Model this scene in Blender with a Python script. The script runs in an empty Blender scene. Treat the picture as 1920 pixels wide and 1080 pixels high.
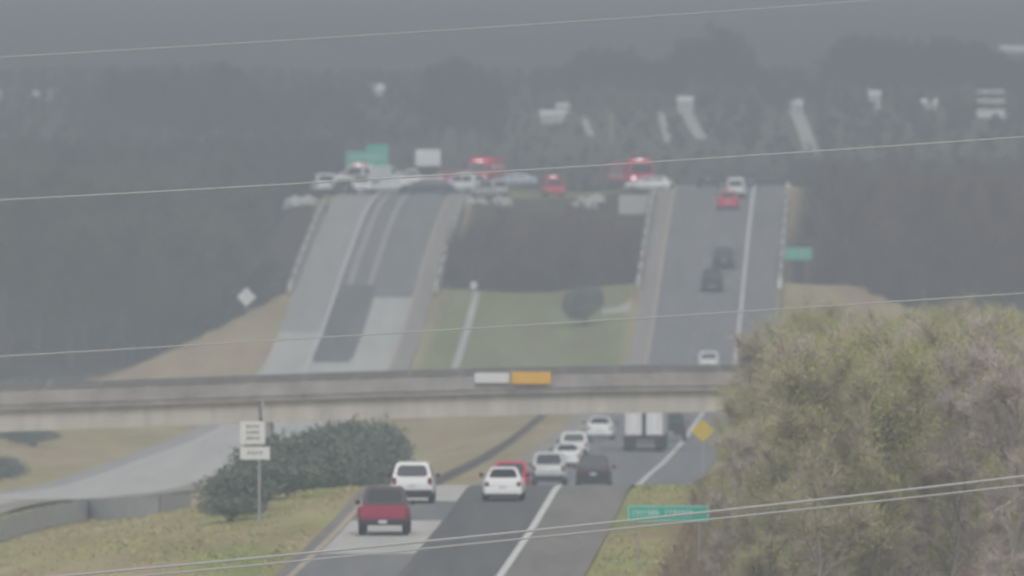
import bpy, bmesh, math, random
import numpy as np
from mathutils import Vector, Matrix

random.seed(7)
rng = np.random.default_rng(7)
S = bpy.context.scene
C = S.collection
R = math.radians

# ------------------------------------------------------------------ camera, sky, sun, exposure
F = 36000.0                 # focal length in pixels of the 1920 px wide photograph
ZC = 40.0                   # camera height; heights below are given relative to it
cam_d = bpy.data.cameras.new('camera')
cam = bpy.data.objects.new('camera', cam_d)
C.objects.link(cam)
cam_d.sensor_width = 36.0
cam_d.lens = 36.0 * F / 1920.0
cam_d.clip_start = 1.0
cam_d.clip_end = 30000.0
cam.location = (0, 0, ZC)
cam.rotation_euler = (R(90) - math.atan(540.0 / F), 0, 0)
cam_d.dof.use_dof = True            # a long lens focused a little short: the whole view is slightly soft
cam_d.dof.focus_distance = 380.0
cam_d.dof.aperture_fstop = 4.4
S.camera = cam

W = bpy.data.worlds.new('World')
S.world = W
W.use_nodes = True
nt = W.node_tree
bg = nt.nodes['Background']
sky = nt.nodes.new('ShaderNodeTexSky')
sky.sky_type = 'NISHITA'
sky.sun_disc = False
sky.sun_elevation = R(50)
sky.sun_rotation = R(200)
sky.air_density = 1.0
sky.dust_density = 4.0
sky.ozone_density = 1.0
hs = nt.nodes.new('ShaderNodeHueSaturation')
hs.inputs['Saturation'].default_value = 0.28
nt.links.new(sky.outputs[0], hs.inputs['Color'])
nt.links.new(hs.outputs[0], bg.inputs['Color'])
bg.inputs['Strength'].default_value = 0.10

sun_d = bpy.data.lights.new('sun', 'SUN')
sun_d.energy = 1.5
sun_d.angle = R(25)
sun_d.color = (1.0, 0.97, 0.93)
sun = bpy.data.objects.new('sun', sun_d)
C.objects.link(sun)
sun.rotation_euler = (R(40), 0, R(20))      # high, from behind the camera, slightly left

S.view_settings.view_transform = 'Standard'
S.view_settings.look = 'None'
S.view_settings.gamma = 1.0
S.view_settings.use_curve_mapping = False
S.view_settings.exposure = 0.0
S.render.engine = 'CYCLES'
S.cycles.use_denoising = True
S.cycles.max_bounces = 4
S.cycles.diffuse_bounces = 2
S.cycles.glossy_bounces = 2
S.cycles.transmission_bounces = 2
S.cycles.volume_bounces = 1
S.cycles.transparent_max_bounces = 8

# ------------------------------------------------------------------ materials
MATS = {}
def mat(name, col, rough=0.7, metal=0.0, var=0.0, scale=1.0, bump=0.0, emit=0.0, stretch=None, col2=None, attr=None, spec=0.4):
    if name in MATS:
        return MATS[name]
    m = bpy.data.materials.new(name)
    m.use_nodes = True
    t = m.node_tree
    b = t.nodes['Principled BSDF']
    b.inputs['Base Color'].default_value = (*col, 1)
    b.inputs['Roughness'].default_value = rough
    b.inputs['Metallic'].default_value = metal
    b.inputs['Specular IOR Level'].default_value = spec
    if emit:
        b.inputs['Emission Color'].default_value = (*col, 1)
        b.inputs['Emission Strength'].default_value = emit
    if var or bump:
        tc = t.nodes.new('ShaderNodeTexCoord')
        src = tc.outputs['Object']
        if stretch:
            mp = t.nodes.new('ShaderNodeMapping')
            mp.inputs['Scale'].default_value = stretch
            t.links.new(src, mp.inputs['Vector'])
            src = mp.outputs[0]
        n = t.nodes.new('ShaderNodeTexNoise')
        n.inputs['Scale'].default_value = scale
        n.inputs['Detail'].default_value = 6
        n.inputs['Roughness'].default_value = 0.65
        t.links.new(src, n.inputs['Vector'])
        if var:
            rp = t.nodes.new('ShaderNodeValToRGB')
            e = rp.color_ramp.elements
            e[0].position, e[1].position = 0.3, 0.7
            if attr:
                a = t.nodes.new('ShaderNodeAttribute')
                a.attribute_name = attr
                e[0].color = (.80, .64, .62, 1)
                e[1].color = (1.0, 1.06, .84, 1)
                mx = t.nodes.new('ShaderNodeMix')
                mx.data_type = 'RGBA'
                mx.blend_type = 'MULTIPLY'
                mx.inputs['Factor'].default_value = 1
                t.links.new(a.outputs['Color'], mx.inputs['A'])
                t.links.new(rp.outputs[0], mx.inputs['B'])
                t.links.new(n.outputs[0], rp.inputs[0])
                t.links.new(mx.outputs['Result'], b.inputs['Base Color'])
            else:
                c2 = col2 or tuple(c * (1 - var) for c in col)
                e[0].color = (*c2, 1)
                e[1].color = (*col, 1)
                t.links.new(n.outputs[0], rp.inputs[0])
                t.links.new(rp.outputs[0], b.inputs['Base Color'])
        if bump:
            bp = t.nodes.new('ShaderNodeBump')
            bp.inputs['Strength'].default_value = bump
            bp.inputs['Distance'].default_value = 0.1
            t.links.new(n.outputs[0], bp.inputs['Height'])
            t.links.new(bp.outputs[0], b.inputs['Normal'])
    MATS[name] = m
    return m

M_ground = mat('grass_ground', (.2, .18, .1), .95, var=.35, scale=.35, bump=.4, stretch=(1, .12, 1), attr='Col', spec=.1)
M_conc = mat('pale_concrete', (.59, .58, .545), .85, var=.22, scale=.5, stretch=(1.4, .05, 1), spec=.2)
M_conc2 = mat('worn_concrete', (.42, .41, .39), .85, var=.22, scale=.6, stretch=(1.4, .05, 1), spec=.2)
M_asph = mat('dark_asphalt', (.17, .168, .168), .85, var=.38, scale=.5, stretch=(1.6, .04, 1), spec=.25)
M_asph2 = mat('grey_asphalt', (.245, .245, .25), .85, var=.3, scale=.5, stretch=(1.6, .04, 1), spec=.25)
M_asph3 = mat('worn_shoulder_asphalt', (.27, .255, .235), .9, var=.3, scale=.7, stretch=(1.2, .08, 1), spec=.2)
M_tan = mat('tan_shoulder', (.38, .35, .31), .9, var=.25, scale=.6, stretch=(1.2, .06, 1), spec=.2)
M_lwhite = mat('white_line_paint', (.78, .78, .75), .7, var=.2, scale=1.5, stretch=(1, .2, 1))
M_lyell = mat('yellow_line_paint', (.50, .43, .33), .7, var=.2, scale=1.5, stretch=(1, .2, 1))
M_bconc = mat('bridge_concrete', (.60, .56, .50), .9, var=.3, scale=.5, stretch=(2.5, 1, .5), spec=.2)
M_bconc2 = mat('weathered_parapet_concrete', (.44, .41, .395), .9, var=.42, scale=.7, spec=.2)
M_brail = mat('pale_rail_concrete', (.46, .44, .41), .9, var=.15, scale=.5, stretch=(1, .03, 1), spec=.2)
M_cop = mat('dark_stained_coping', (.28, .265, .26), .9, var=.3, scale=.8, spec=.2)
M_steel = mat('galvanised_steel', (.42, .43, .44), .5, .6, var=.15, scale=2)
M_rust = mat('weathered_rail_steel', (.2, .18, .165), .8, .2, var=.3, scale=2)
M_wood = mat('grey_post_wood', (.16, .14, .12), .9, var=.3, scale=4)
M_fab = mat('grey_fence_fabric', (.48, .50, .50), .9, var=.25, scale=1.5)
M_white = mat('white_paint', (.86, .87, .87), .35)
M_wpan = mat('white_sign_sheet', (.72, .73, .73), .6)
M_trail = mat('white_trailer_skin', (.6, .62, .62), .5, var=.12, scale=1.2)
M_red = mat('dark_red_paint', (.36, .02, .07), .3)
M_red2 = mat('bright_red_paint', (.68, .02, .09), .35)
M_black = mat('black_paint', (.012, .011, .016), .3)
M_dgrey = mat('dark_grey_paint', (.03, .03, .035), .35)
M_silver = mat('silver_paint', (.58, .60, .60), .35, .2)
M_dcab = mat('dull_dark_cab_paint', (.10, .075, .075), .6)
M_blue = mat('dark_blue_paint', (.03, .035, .09), .35)
M_lblue = mat('pale_blue_paint', (.42, .47, .58), .35)
M_glass = mat('dark_window_glass', (.02, .022, .026), .12, spec=.6)
M_trim = mat('black_trim_plastic', (.02, .02, .022), .6)
M_tyre = mat('tyre_rubber', (.018, .018, .018), .9)
M_rim = mat('wheel_rim_metal', (.4, .4, .41), .35, .7)
M_tail = mat('red_tail_lamp', (.2, .012, .018), .25)
M_head = mat('clear_head_lamp', (.6, .62, .64), .15)
M_plate = mat('plate_sheet', (.65, .66, .68), .5)
M_chrome = mat('bright_bumper_metal', (.5, .5, .52), .25, .8)
M_lampw = mat('lit_white_lamp', (1, .93, .95), .3, emit=2.2)
M_lampr = mat('lit_red_lamp', (1, .12, .2), .3, emit=1.1)
M_green = mat('green_sign_sheet', (.02, .45, .32), .5)
M_gtext = mat('pale_sign_lettering', (.5, .62, .58), .5)
M_dtext = mat('dark_sign_lettering', (.10, .10, .11), .6)
M_yell = mat('yellow_sign_sheet', (.62, .46, .02), .5)
M_oran = mat('orange_sign_sheet', (.85, .47, .03), .6, var=.15, scale=1)
M_bark = mat('grey_bark', (.11, .095, .08), .95, var=.35, scale=3)
M_twig = mat('grey_brown_twigs', (.105, .10, .068), .95, spec=.1)
M_twigr = mat('reddish_twigs', (.135, .075, .06), .95, spec=.1)
M_ftwig = mat('dark_hill_twigs', (.05, .046, .042), .95, spec=.1)
M_fevg = mat('dark_hill_evergreen', (.03, .04, .03), .9, spec=.1)
M_barkn = mat('pale_bark', (.36, .335, .30), .95, var=.3, scale=2)
M_twign = mat('olive_brown_twigs', (.50, .45, .33), .95, spec=.1)
M_twigg = mat('purple_grey_twigs', (.56, .49, .45), .95, spec=.1)
M_leaf = mat('olive_buds', (.37, .395, .12), .8, spec=.2)
M_evg = mat('dark_evergreen_leaves', (.20, .24, .18), .75, spec=.2, var=.5, scale=.8)
M_brush = mat('dry_brush_stems', (.30, .23, .15), .95, var=.4, scale=.6, spec=.1)
M_wire = mat('aluminium_wire', (.40, .41, .42), .7)
M_gravel = mat('pale_gravel', (.52, .51, .48), .95, var=.2, scale=.8)
M_roof = mat('pale_metal_roof', (.66, .68, .68), .5)
M_wall = mat('white_siding', (.52, .54, .54), .7)

# ------------------------------------------------------------------ object helpers
def tag(o, label=None, cat=None, group=None, kind=None):
    if label: o['label'] = label
    if cat: o['category'] = cat
    if group: o['group'] = group
    if kind: o['kind'] = kind
    return o

def empty(name, loc=(0, 0, 0), rot=(0, 0, 0), **k):
    o = bpy.data.objects.new(name, None)
    C.objects.link(o)
    o.location = loc
    o.rotation_euler = rot
    return tag(o, **k)

class MB:
    def __init__(s): s.v = []; s.f = []
    def add(s, vs, fs):
        n = len(s.v)
        s.v += [tuple(p) for p in vs]
        s.f += [tuple(i + n for i in f) for f in fs]
        return s
    def box(s, x0, x1, y0, y1, z0, z1):
        vs = [(x, y, z) for z in (z0, z1) for y in (y0, y1) for x in (x0, x1)]
        return s.add(vs, [(0, 2, 3, 1), (4, 5, 7, 6), (0, 1, 5, 4), (1, 3, 7, 5), (3, 2, 6, 7), (2, 0, 4, 6)])
    def tube(s, p0, p1, r0, r1=None, n=8, caps=True):
        r1 = r0 if r1 is None else r1
        p0, p1 = Vector(p0), Vector(p1)
        a = (p1 - p0)
        if a.length < 1e-6: return s
        a.normalize()
        b = a.cross(Vector((0, 0, 1)) if abs(a.z) < .9 else Vector((1, 0, 0))).normalized()
        c = a.cross(b)
        vs = []
        for p, r in ((p0, r0), (p1, r1)):
            for i in range(n):
                t = 2 * math.pi * i / n
                vs.append(p + b * (r * math.cos(t)) + c * (r * math.sin(t)))
        fs = [(i, (i + 1) % n, n + (i + 1) % n, n + i) for i in range(n)]
        if caps: fs += [tuple(range(n - 1, -1, -1)), tuple(range(n, 2 * n))]
        return s.add(vs, fs)
    def mesh(s, name, m, smooth=False, bevel=0):
        me = bpy.data.meshes.new(name)
        me.from_pydata(s.v, [], s.f)
        bm = bmesh.new(); bm.from_mesh(me)
        bmesh.ops.recalc_face_normals(bm, faces=bm.faces)
        if bevel:
            bmesh.ops.bevel(bm, geom=list(bm.edges), offset=bevel, segments=2, affect='EDGES', clamp_overlap=True)
        bm.to_mesh(me); bm.free()
        if smooth:
            me.polygons.foreach_set('use_smooth', [True] * len(me.polygons))
            me.set_sharp_from_angle(angle=R(38))
        for k in (m if isinstance(m, (list, tuple)) else [m]): me.materials.append(k)
        return me
    def build(s, name, m, parent=None, smooth=False, bevel=0):
        o = bpy.data.objects.new(name, s.mesh(name, m, smooth, bevel))
        C.objects.link(o)
        o.parent = parent
        return o

def link(name, me, parent=None, loc=(0, 0, 0)):
    o = bpy.data.objects.new(name, me)
    C.objects.link(o)
    o.parent = parent
    o.location = loc
    return o

def pydata(name, v, f, mats, matidx=None, smooth=False):
    me = bpy.data.meshes.new(name)
    v = np.asarray(v, dtype=np.float32)
    me.vertices.add(len(v))
    me.vertices.foreach_set('co', v.ravel())
    f = np.asarray(f, dtype=np.int32)
    n, k = f.shape
    me.loops.add(n * k)
    me.loops.foreach_set('vertex_index', f.ravel())
    me.polygons.add(n)
    me.polygons.foreach_set('loop_start', np.arange(0, n * k, k, dtype=np.int32))
    me.polygons.foreach_set('loop_total', np.full(n, k, dtype=np.int32))
    if matidx is not None: me.polygons.foreach_set('material_index', np.asarray(matidx, dtype=np.int32))
    if smooth: me.polygons.foreach_set('use_smooth', np.ones(n, dtype=bool))
    for m in mats: me.materials.append(m)
    me.update(calc_edges=True)
    me.validate()
    return me

# ------------------------------------------------------------------ the lie of the land
def curve(pts):
    xs = np.array([p[0] for p in pts], float); ys = np.array([p[1] for p in pts], float)
    h = np.diff(xs); dl = np.diff(ys) / h
    m = np.zeros(len(xs)); m[0], m[-1] = dl[0], dl[-1]
    for i in range(1, len(xs) - 1):
        if dl[i - 1] * dl[i] > 0:
            w1, w2 = 2 * h[i] + h[i - 1], h[i] + 2 * h[i - 1]
            m[i] = (w1 + w2) / (w1 / dl[i - 1] + w2 / dl[i])
    def f(x):
        x = np.clip(np.asarray(x, float), xs[0], xs[-1])
        i = np.clip(np.searchsorted(xs, x) - 1, 0, len(h) - 1)
        t = (x - xs[i]) / h[i]
        return ((1 + 2 * t) * (1 - t) ** 2 * ys[i] + t * (1 - t) ** 2 * h[i] * m[i]
                + t * t * (3 - 2 * t) * ys[i + 1] + t * t * (t - 1) * h[i] * m[i + 1])
    return f

A_R, B_R = -18.6, 746.0 / F
def XR(d): return A_R + B_R * np.asarray(d, float)
hR = curve([(-400, -16), (0, -18), (300, -19.6), (600, -20.7), (692, -20.85), (747, -20.78), (785, -20.6), (806, -20.5), (825, -20.85),
            (850, -21.7), (900, -23.6), (973, -25.5), (1020, -25.95), (1043, -26.4), (1091, -27.0), (1161, -27.9), (1208, -28.4),
            (1263, -28.9), (1360, -29.5), (1500, -30.4), (1590, -31.0), (1620, -30.9), (1660, -29.0), (1700, -26.2), (1740, -23.2), (1780, -20.4),
            (1810, -18.7), (1830, -18.05), (1850, -17.9), (1900, -18.5), (2000, -21.5), (2200, -25.5), (2600, -27), (9500, -27)])
hL = curve([(-400, -18), (0, -20), (600, -22.6), (700, -23.1), (800, -23.3), (900, -24.0), (1059, -27.4), (1161, -29.4), (1241, -30.3), (1440, -31.8),
            (1560, -32.0), (1620, -31.2), (1660, -29.3), (1700, -26.6), (1740, -23.7), (1780, -21.1), (1810, -19.5), (1830, -18.9), (1850, -18.6), (1880, -18.05), (1905, -17.8),
            (1945, -19.2), (2000, -22), (2200, -25.5), (2600, -27), (9500, -27)])
def cd(d): return d if d < 1850 else 1850 + (d - 1850) * .45       # the hill behind stands close behind the crest
hF = curve([(-400, -24), (1500, -31), (1800, -29)] + [(cd(a), b * cd(a) / a) for a, b in ((1950, -25.5), (2200, -22.5), (2400, -19.2), (2700, -15.6), (3000, -14.2), (3400, -12.5), (3800, -8))] + [
            (4500, 6), (5200, 24), (5800, 34), (6600, 32), (9500, 30)])
def sm(a, b, x):
    t = np.clip((x - a) / (b - a), 0, 1)
    return t * t * (3 - 2 * t)
EL0, EL1 = -36.6, -23.4       # left carriageway bed, offsets from the right centre line
ER0, ER1 = -5.6, 7.2
def HT(X, d):
    X = np.asarray(X, float); d = np.asarray(d, float)
    u = X - XR(d)
    r, l = hR(d), hL(d)
    t = np.clip((u - EL1) / (ER0 - EL1), 0, 1)
    med = l + (r - l) * (t * t * (3 - 2 * t)) - 0.10 - 0.55 * np.sin(np.pi * t) ** 2 * sm(820, 1000, d)
    h = np.where(u < EL0, l, np.where(u < EL1, l, np.where(u < ER0, med, r))) - 0.10
    ol = np.clip(EL0 - u, 0, None); orr = np.clip(u - ER1, 0, None)
    h = h - 0.06 * np.clip(ol, 0, 14) * sm(1500, 1620, d) + 0.05 * np.clip(ol, 0, 30) * (1 - sm(1400, 1560, d)) * sm(900, 1000, d)
    h = h + 0.04 * np.clip(orr, 0, 10) * (1 - sm(1000, 1200, d)) - 0.05 * np.clip(orr, 0, 20) * sm(1000, 1200, d)
    # creek valley crossed by the far bridges
    ds = 1716 - 6.0 * np.clip(-19.5 - X, 0, 24) - 5.0 * np.clip(X - 31, 0, 25)
    v = sm(ds, ds + 16 + .8 * np.clip(np.abs(X - 2) - 24, 0, 30), d) * (1 - sm(1796, 1816, d))
    outer = np.clip((np.maximum(ol, orr) - 3.5) / 12.0, 0, 1)
    base = -36.0 * (1 - outer) + np.minimum(hF(d), -29.5 - 0 * d) * outer
    v2 = np.maximum(v, outer * sm(ds, ds + 40, d))
    h = h + (np.where(outer > 0, base, -36.0) - h) * np.where(outer > 0, np.maximum(v, v2), v)
    far = sm(1908, 2000, d)
    sidefar = np.maximum(far, outer * sm(1790, 1850, d))
    h = h + (hF(d) - h) * sidefar
    h = h + 0.25 * np.sin(X * .11 + d * .013) * np.clip(outer, 0, 1)
    return h
def H(X, d): return float(HT(X, d)) + ZC
def PX(x, d): return (x - 960.0) * d / F          # world X of photo column x at distance d
def PZ(y, d): return ZC - y * d / F               # world Z of photo row y at distance d

dv = np.unique(np.concatenate([np.arange(-400, 600, 50), np.arange(600, 1100, 6), np.arange(1100, 1550, 15), np.arange(1550, 1900, 4),
                               np.arange(1900, 3000, 25), np.arange(3000, 9501, 130)])).astype(float)
uu = np.arange(1, 40, 1.0)
side = np.cumsum(np.concatenate([np.full(30, 1.5), np.full(20, 5), np.full(12, 30), np.full(6, 110)]))
uv = np.unique(np.concatenate([np.linspace(EL0, EL1, 8), np.linspace(EL1, ER0, 20), np.linspace(ER0, ER1, 8), EL0 - side, ER1 + side]))
D, U = np.meshgrid(dv, uv, indexing='ij')
X = XR(D) + U
Z = HT(X, D) + ZC
nd, nu = D.shape
verts = np.stack([X, D, Z], -1).reshape(-1, 3)
idx = np.arange(nd * nu).reshape(nd, nu)
faces = np.stack([idx[:-1, :-1], idx[:-1, 1:], idx[1:, 1:], idx[1:, :-1]], -1).reshape(-1, 4)
gme = pydata('ground', verts, faces, [M_ground], smooth=True)
# grass colours: olive, tan and green patches, leaf litter under the woods
def vnoise(x, y, seed=0):
    return (np.sin(x * .21 + seed) * np.cos(y * .037 + 1.7 * seed) + .6 * np.sin(x * .53 + y * .071 + seed * 2.1) + .4 * np.sin(x * 1.13 - y * .113 + 3 * seed)) / 2
n1 = vnoise(X, D, 1.3); n2 = vnoise(X * 1.7, D * 1.4, 4.1)
def c3(r, g, b): return np.array([r, g, b])[None, None, :]
w = lambda a: np.clip(a, 0, 1)[..., None]
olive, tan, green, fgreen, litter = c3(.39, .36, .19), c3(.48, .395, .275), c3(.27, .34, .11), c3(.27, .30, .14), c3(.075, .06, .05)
col = olive + (tan - olive) * w(.5 + .95 * n1)
col = col + (green - col) * w((.55 + n2) * (sm(-13, -7, U) * (1 - sm(-5.4, -5, U)) + (1 - sm(8, 13, U)) * sm(6.5, 7, U)) * (1 - sm(1000, 1100, D)) + .12 * np.clip(n2, 0, 1))
farmed = sm(1480, 1560, D) * (U > EL1) * (U < ER0)
col = col + (fgreen + .03 * n1[..., None] - col) * w(farmed)
farl = sm(1450, 1560, D) * (U < EL0)
col = col + (tan + .03 * n1[..., None] - col) * w(farl)
farr = sm(1600, 1660, D) * (U > ER1)
col = col + (tan - col) * w(.6 * farr)
rb = (1 - sm(900, 1000, D)) * sm(8.5, 11, U)
col = col + (c3(.31, .24, .175) - col) * w(.75 * rb)
DS = 1716 - 6.0 * np.clip(-19.5 - X, 0, 24) - 5.0 * np.clip(X - 31, 0, 25)
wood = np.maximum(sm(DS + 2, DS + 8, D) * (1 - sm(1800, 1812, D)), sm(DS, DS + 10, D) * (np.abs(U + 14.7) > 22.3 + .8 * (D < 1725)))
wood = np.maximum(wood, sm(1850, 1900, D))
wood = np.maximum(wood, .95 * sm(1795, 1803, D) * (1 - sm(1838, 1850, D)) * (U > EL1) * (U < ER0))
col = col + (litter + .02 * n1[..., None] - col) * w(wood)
clear = sm(cd(2330), cd(2380), D) * (1 - sm(cd(2700), cd(2760), D)) * (X > -8)
col = col + (c3(.11, .115, .09) - col) * w(clear)
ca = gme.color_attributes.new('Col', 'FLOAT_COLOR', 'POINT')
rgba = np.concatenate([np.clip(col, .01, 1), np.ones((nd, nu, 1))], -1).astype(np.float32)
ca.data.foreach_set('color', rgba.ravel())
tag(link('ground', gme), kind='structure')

# ------------------------------------------------------------------ carriageways, laid as separate strips of paving
def strip(name, u0, u1, d0, d1, prof, m, lift=0.0, step=5.0, thick=0.0, parent=None, lab=True):
    n = max(2, int((d1 - d0) / step) + 1)
    ds = np.linspace(d0, d1, n)
    z = prof(ds) + ZC + lift
    x0, x1 = XR(ds) + u0, XR(ds) + u1
    v = np.concatenate([np.stack([x0, ds, z], -1), np.stack([x1, ds, z], -1)])
    f = [(i, n + i, n + i + 1, i + 1) for i in range(n - 1)]
    if thick:
        b = v.copy(); b[:, 2] -= thick
        v = np.concatenate([v, b])
        o = 2 * n
        f += [(o + i, o + i + 1, o + n + i + 1, o + n + i) for i in range(n - 1)]
        f += [(i, i + 1, o + i + 1, o + i) for i in range(n - 1)]
        f += [(n + i + 1, n + i, o + n + i, o + n + i + 1) for i in range(n - 1)]
        f += [(0, o, o + n, n), (n - 1, 2 * n - 1, o + 2 * n - 1, o + n - 1)]
    me = pydata(name, v, f, [m])
    o = link(name, me, parent)
    if lab: tag(o, kind='structure')
    return o

E = 1990
RD = empty('right_carriageway', kind='structure')
LD = empty('left_carriageway', kind='structure')
def rs(name, u0, u1, d0, d1, m, lift=.0, prof=hR, par=None, **k): return strip(name, u0, u1, d0, d1, prof, m, lift, parent=par or RD, lab=False, **k)
# right: sub-base, then lanes
rs('inner_shoulder', -4.4, -3.62, -380, 860, M_asph3)
rs('inner_shoulder', -5.3, -3.62, 860, E, M_tan)
rs('lane', -3.62, -.02, -380, 722, M_asph2)
rs('lane', -3.62, -.02, 722.05, 764, M_conc)
rs('lane', -3.62, -.02, 764.05, 788, M_asph2)
rs('lane', -3.62, -.02, 788.05, 1012, M_conc)
rs('lane', -3.62, -.02, 1012.05, E, M_asph2)
rs('lane', 0.02, 3.62, -380, 1012, M_asph)
rs('lane', 0.02, 3.62, 1012.05, E, M_asph2)
rs('joint_strip', -.02, .02, -380, E, M_asph3)
rs('outer_shoulder', 3.62, 6.8, -380, 1012, M_asph3)
rs('outer_shoulder', 3.62, 6.8, 1012.05, 1046, M_conc2)
rs('outer_shoulder', 3.62, 6.8, 1046.05, E, M_asph2)
rs('concrete_band', -3.6, 3.6, 1014, 1034, M_conc2, lift=.004)
rs('edge_line', 3.62, 3.90, -380, E, M_lwhite, lift=.008)
rs('yellow_edge_line', -3.95, -3.68, -380, E, M_lyell, lift=.008)
for k in range(48):
    d0 = 1020 + k * 18.3
    rs('lane_dash', -.06, .06, d0, d0 + 3.5, M_conc, lift=.008)
# left
def ls(*a, **k): return rs(*a, prof=hL, par=LD, **k)
ls('outer_shoulder', -34.4, -32.5, 500, 1500, M_conc2)
ls('outer_shoulder', -36.2, -32.5, 1500.05, 1668, M_conc)
ls('outer_shoulder', -36.2, -32.5, 1668.05, E, M_conc2)
ls('lane', -32.5, -28.92, 500, 1636, M_conc)
ls('lane', -32.5, -28.92, 1636.05, E, M_asph2)
ls('lane', -28.88, -25.3, 500, 1703, M_conc)
ls('lane', -28.88, -25.3, 1703.05, E, M_asph2)
ls('joint_strip', -28.92, -28.88, 500, E, M_asph3)
ls('asphalt_overlay', -32.25, -29.1, 1632, 1716, M_asph, lift=.006)
ls('inner_shoulder', -25.3, -23.8, 500, E, M_tan)
ls('edge_line', -32.62, -32.4, 500, E, M_lwhite, lift=.010)
ls('yellow_edge_line', -25.55, -25.3, 500, E, M_lyell, lift=.010)
# worn wheel tracks and patching on the far bridge
for u0 in (-31.7, -29.9): ls('wheel_track', u0, u0 + .45, 1716, 1850, M_conc2, lift=.006)

# ------------------------------------------------------------------ far twin bridges over the creek: deck slab, rails, piers
for nm, u0, u1, pf, side_word in (('left', -36.75, -23.35, hL, 'oncoming'), ('right', -5.75, 7.25, hR, 'outbound')):
    b = empty('highway_bridge', (0, 0, 0), label=f'long grey concrete highway bridge carrying the {"empty climbing" if nm=="left" else "traffic-filled climbing"} carriageway over the wooded creek', cat='bridge')
    strip('deck_slab', u0 + .02, u1 - .02, 1712, 1802, pf, M_bconc, lift=-.03, thick=1.1, parent=b, lab=False)
    for ue in (u0, u1 - .4):
        n0 = 1706
        for k in range(9):
            strip('barrier_rail', ue, ue + .4, n0 + k * 12 + .015, n0 + k * 12 + 11.985, lambda d, p=pf: p(d) + .82, M_brail, thick=1.1, parent=b, lab=False, step=6)
    for d0 in (1735, 1760, 1785):
        for ue in (u0 + 2, (u0 + u1) / 2, u1 - 2):
            x = float(XR(d0)) + ue
            MB().tube((x, d0, ZC - 36.5), (x, d0, float(pf(d0)) + ZC - 1.2), .5, n=10).build('pier_column', M_bconc, b, smooth=True)

# ------------------------------------------------------------------ the overpass across the carriageways
DO = 960.0
ov = empty('road_overpass', (0, DO, 0), label='low grey concrete road overpass spanning both carriageways with panelled parapet', cat='overpass')
zt_px = curve([(-1200, 800), (-600, 752), (0, 727), (350, 715), (700, 703), (1050, 694), (1370, 690), (2000, 690), (3200, 705)])
def ztop(x): return ZC - float(zt_px(960 + x * F / DO)) * DO / F
def beam(name, x0, x1, ya, yb, dz0, dz1, m, n=1, bevel=0):
    mb = MB(); vs = []; fs = []
    for i in range(n + 1):
        x = x0 + (x1 - x0) * i / n; t = ztop(x)
        vs += [(x, ya, t + dz0), (x, yb, t + dz0), (x, yb, t + dz1), (x, ya, t + dz1)]
    for i in range(n):
        a = 4 * i
        for j in range(4):
            fs.append((a + j, a + (j + 1) % 4, a + 4 + (j + 1) % 4, a + 4 + j))
    fs += [(0, 1, 2, 3), (4 * n + 3, 4 * n + 2, 4 * n + 1, 4 * n)]
    mb.add(vs, fs)
    return mb.build(name, m, ov, bevel=bevel)
XO0, XO1, XJ, XK = -52.0, 52.0, -12.55, 13.5
beam('deck_slab', XO0, XO1, .13, 10.17, -1.12, -.902, M_bconc2, n=26)
for ya, yb, yr in ((0, .3, .02), (10.0, 10.3, 10.02)):
    x = XO0; k = 0
    while x < XO1 - .1:
        beam('parapet_panel', x + .03, x + 2.57, ya + .05, yb - .03, -.90, -.09, M_bconc2, bevel=.02)
        beam('parapet_post', x - .14, x + .14, ya, yb, -.90, -.09, M_bconc2, bevel=.02)
        x += 2.6; k += 1
    beam('coping', XO0, XO1, ya - .03, yb + .03, -.088, 0, M_cop, n=26)
for x0, x1 in ((XO0, -37.6), (-37.4, XJ - .1), (XJ + .1, XK), (XK + .2, 38), (38.2, XO1)):
    for ya in (.42, 3.3, 6.2, 9.1):
        beam('girder', x0, x1, ya, ya + .5, -2.08, -1.125, M_bconc, n=6)
        beam('girder_flange', x0, x1, ya - .12, ya + .62, -2.22, -2.083, M_bconc, n=6)
for xc in (-37.5, XJ, XK + .1, 38.1):
    MB().box(xc - .5, xc + .5, .3, 10.0, ztop(xc) - 2.95, ztop(xc) - 2.225).build('pier_cap', M_bconc2, ov, bevel=.05)
    for yy in (1.2, 5.1, 9.0):
        MB().tube((xc + .28, yy, ZC - 33), (xc + .28, yy, ztop(xc) - 2.96), .48, n=14).build('pier_column', M_cop, ov, smooth=True)

def panel_sign(name, x0, x1, y0, y1, d, m, label, cat='sign', thick=.05, posts=(), rot=0, border=None, par=None, group=None):
    """flat sheet sign facing the camera, given by its photo rectangle at distance d"""
    xa, xb = PX(x0, d), PX(x1, d); za, zb = PZ(y1, d), PZ(y0, d)
    xc = (xa + xb) / 2; w_ = (xb - xa) / 2; h_ = zb - za
    zg = H(xc, d)
    e = empty(name, (xc, d, zg if posts else za), label=label, cat=cat, group=group)
    z0 = za - e.location.z
    p = MB().box(-w_, w_, -thick, 0, z0, z0 + h_).build('panel', m, e, bevel=.012)
    for px in posts:
        zp = H(xc + px * w_, d) - zg
        MB().box(px * w_ - .03, px * w_ + .03, .005, .07, zp - .3, z0 + h_ - .05).build('post', M_steel, e)
    if border:
        b = .04
        for r in ((-w_ + .03, w_ - .03, z0 + .03, z0 + .03 + b), (-w_ + .03, w_ - .03, z0 + h_ - .03 - b, z0 + h_ - .03),
                  (-w_ + .03, -w_ + .03 + b, z0 + .03 + b, z0 + h_ - .03 - b), (w_ - .03 - b, w_ - .03, z0 + .03 + b, z0 + h_ - .03 - b)):
            MB().box(r[0], r[1], -thick - .006, -thick - .002, r[2], r[3]).build('border', border, p)
    return e, p, w_, z0, h_, thick
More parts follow.
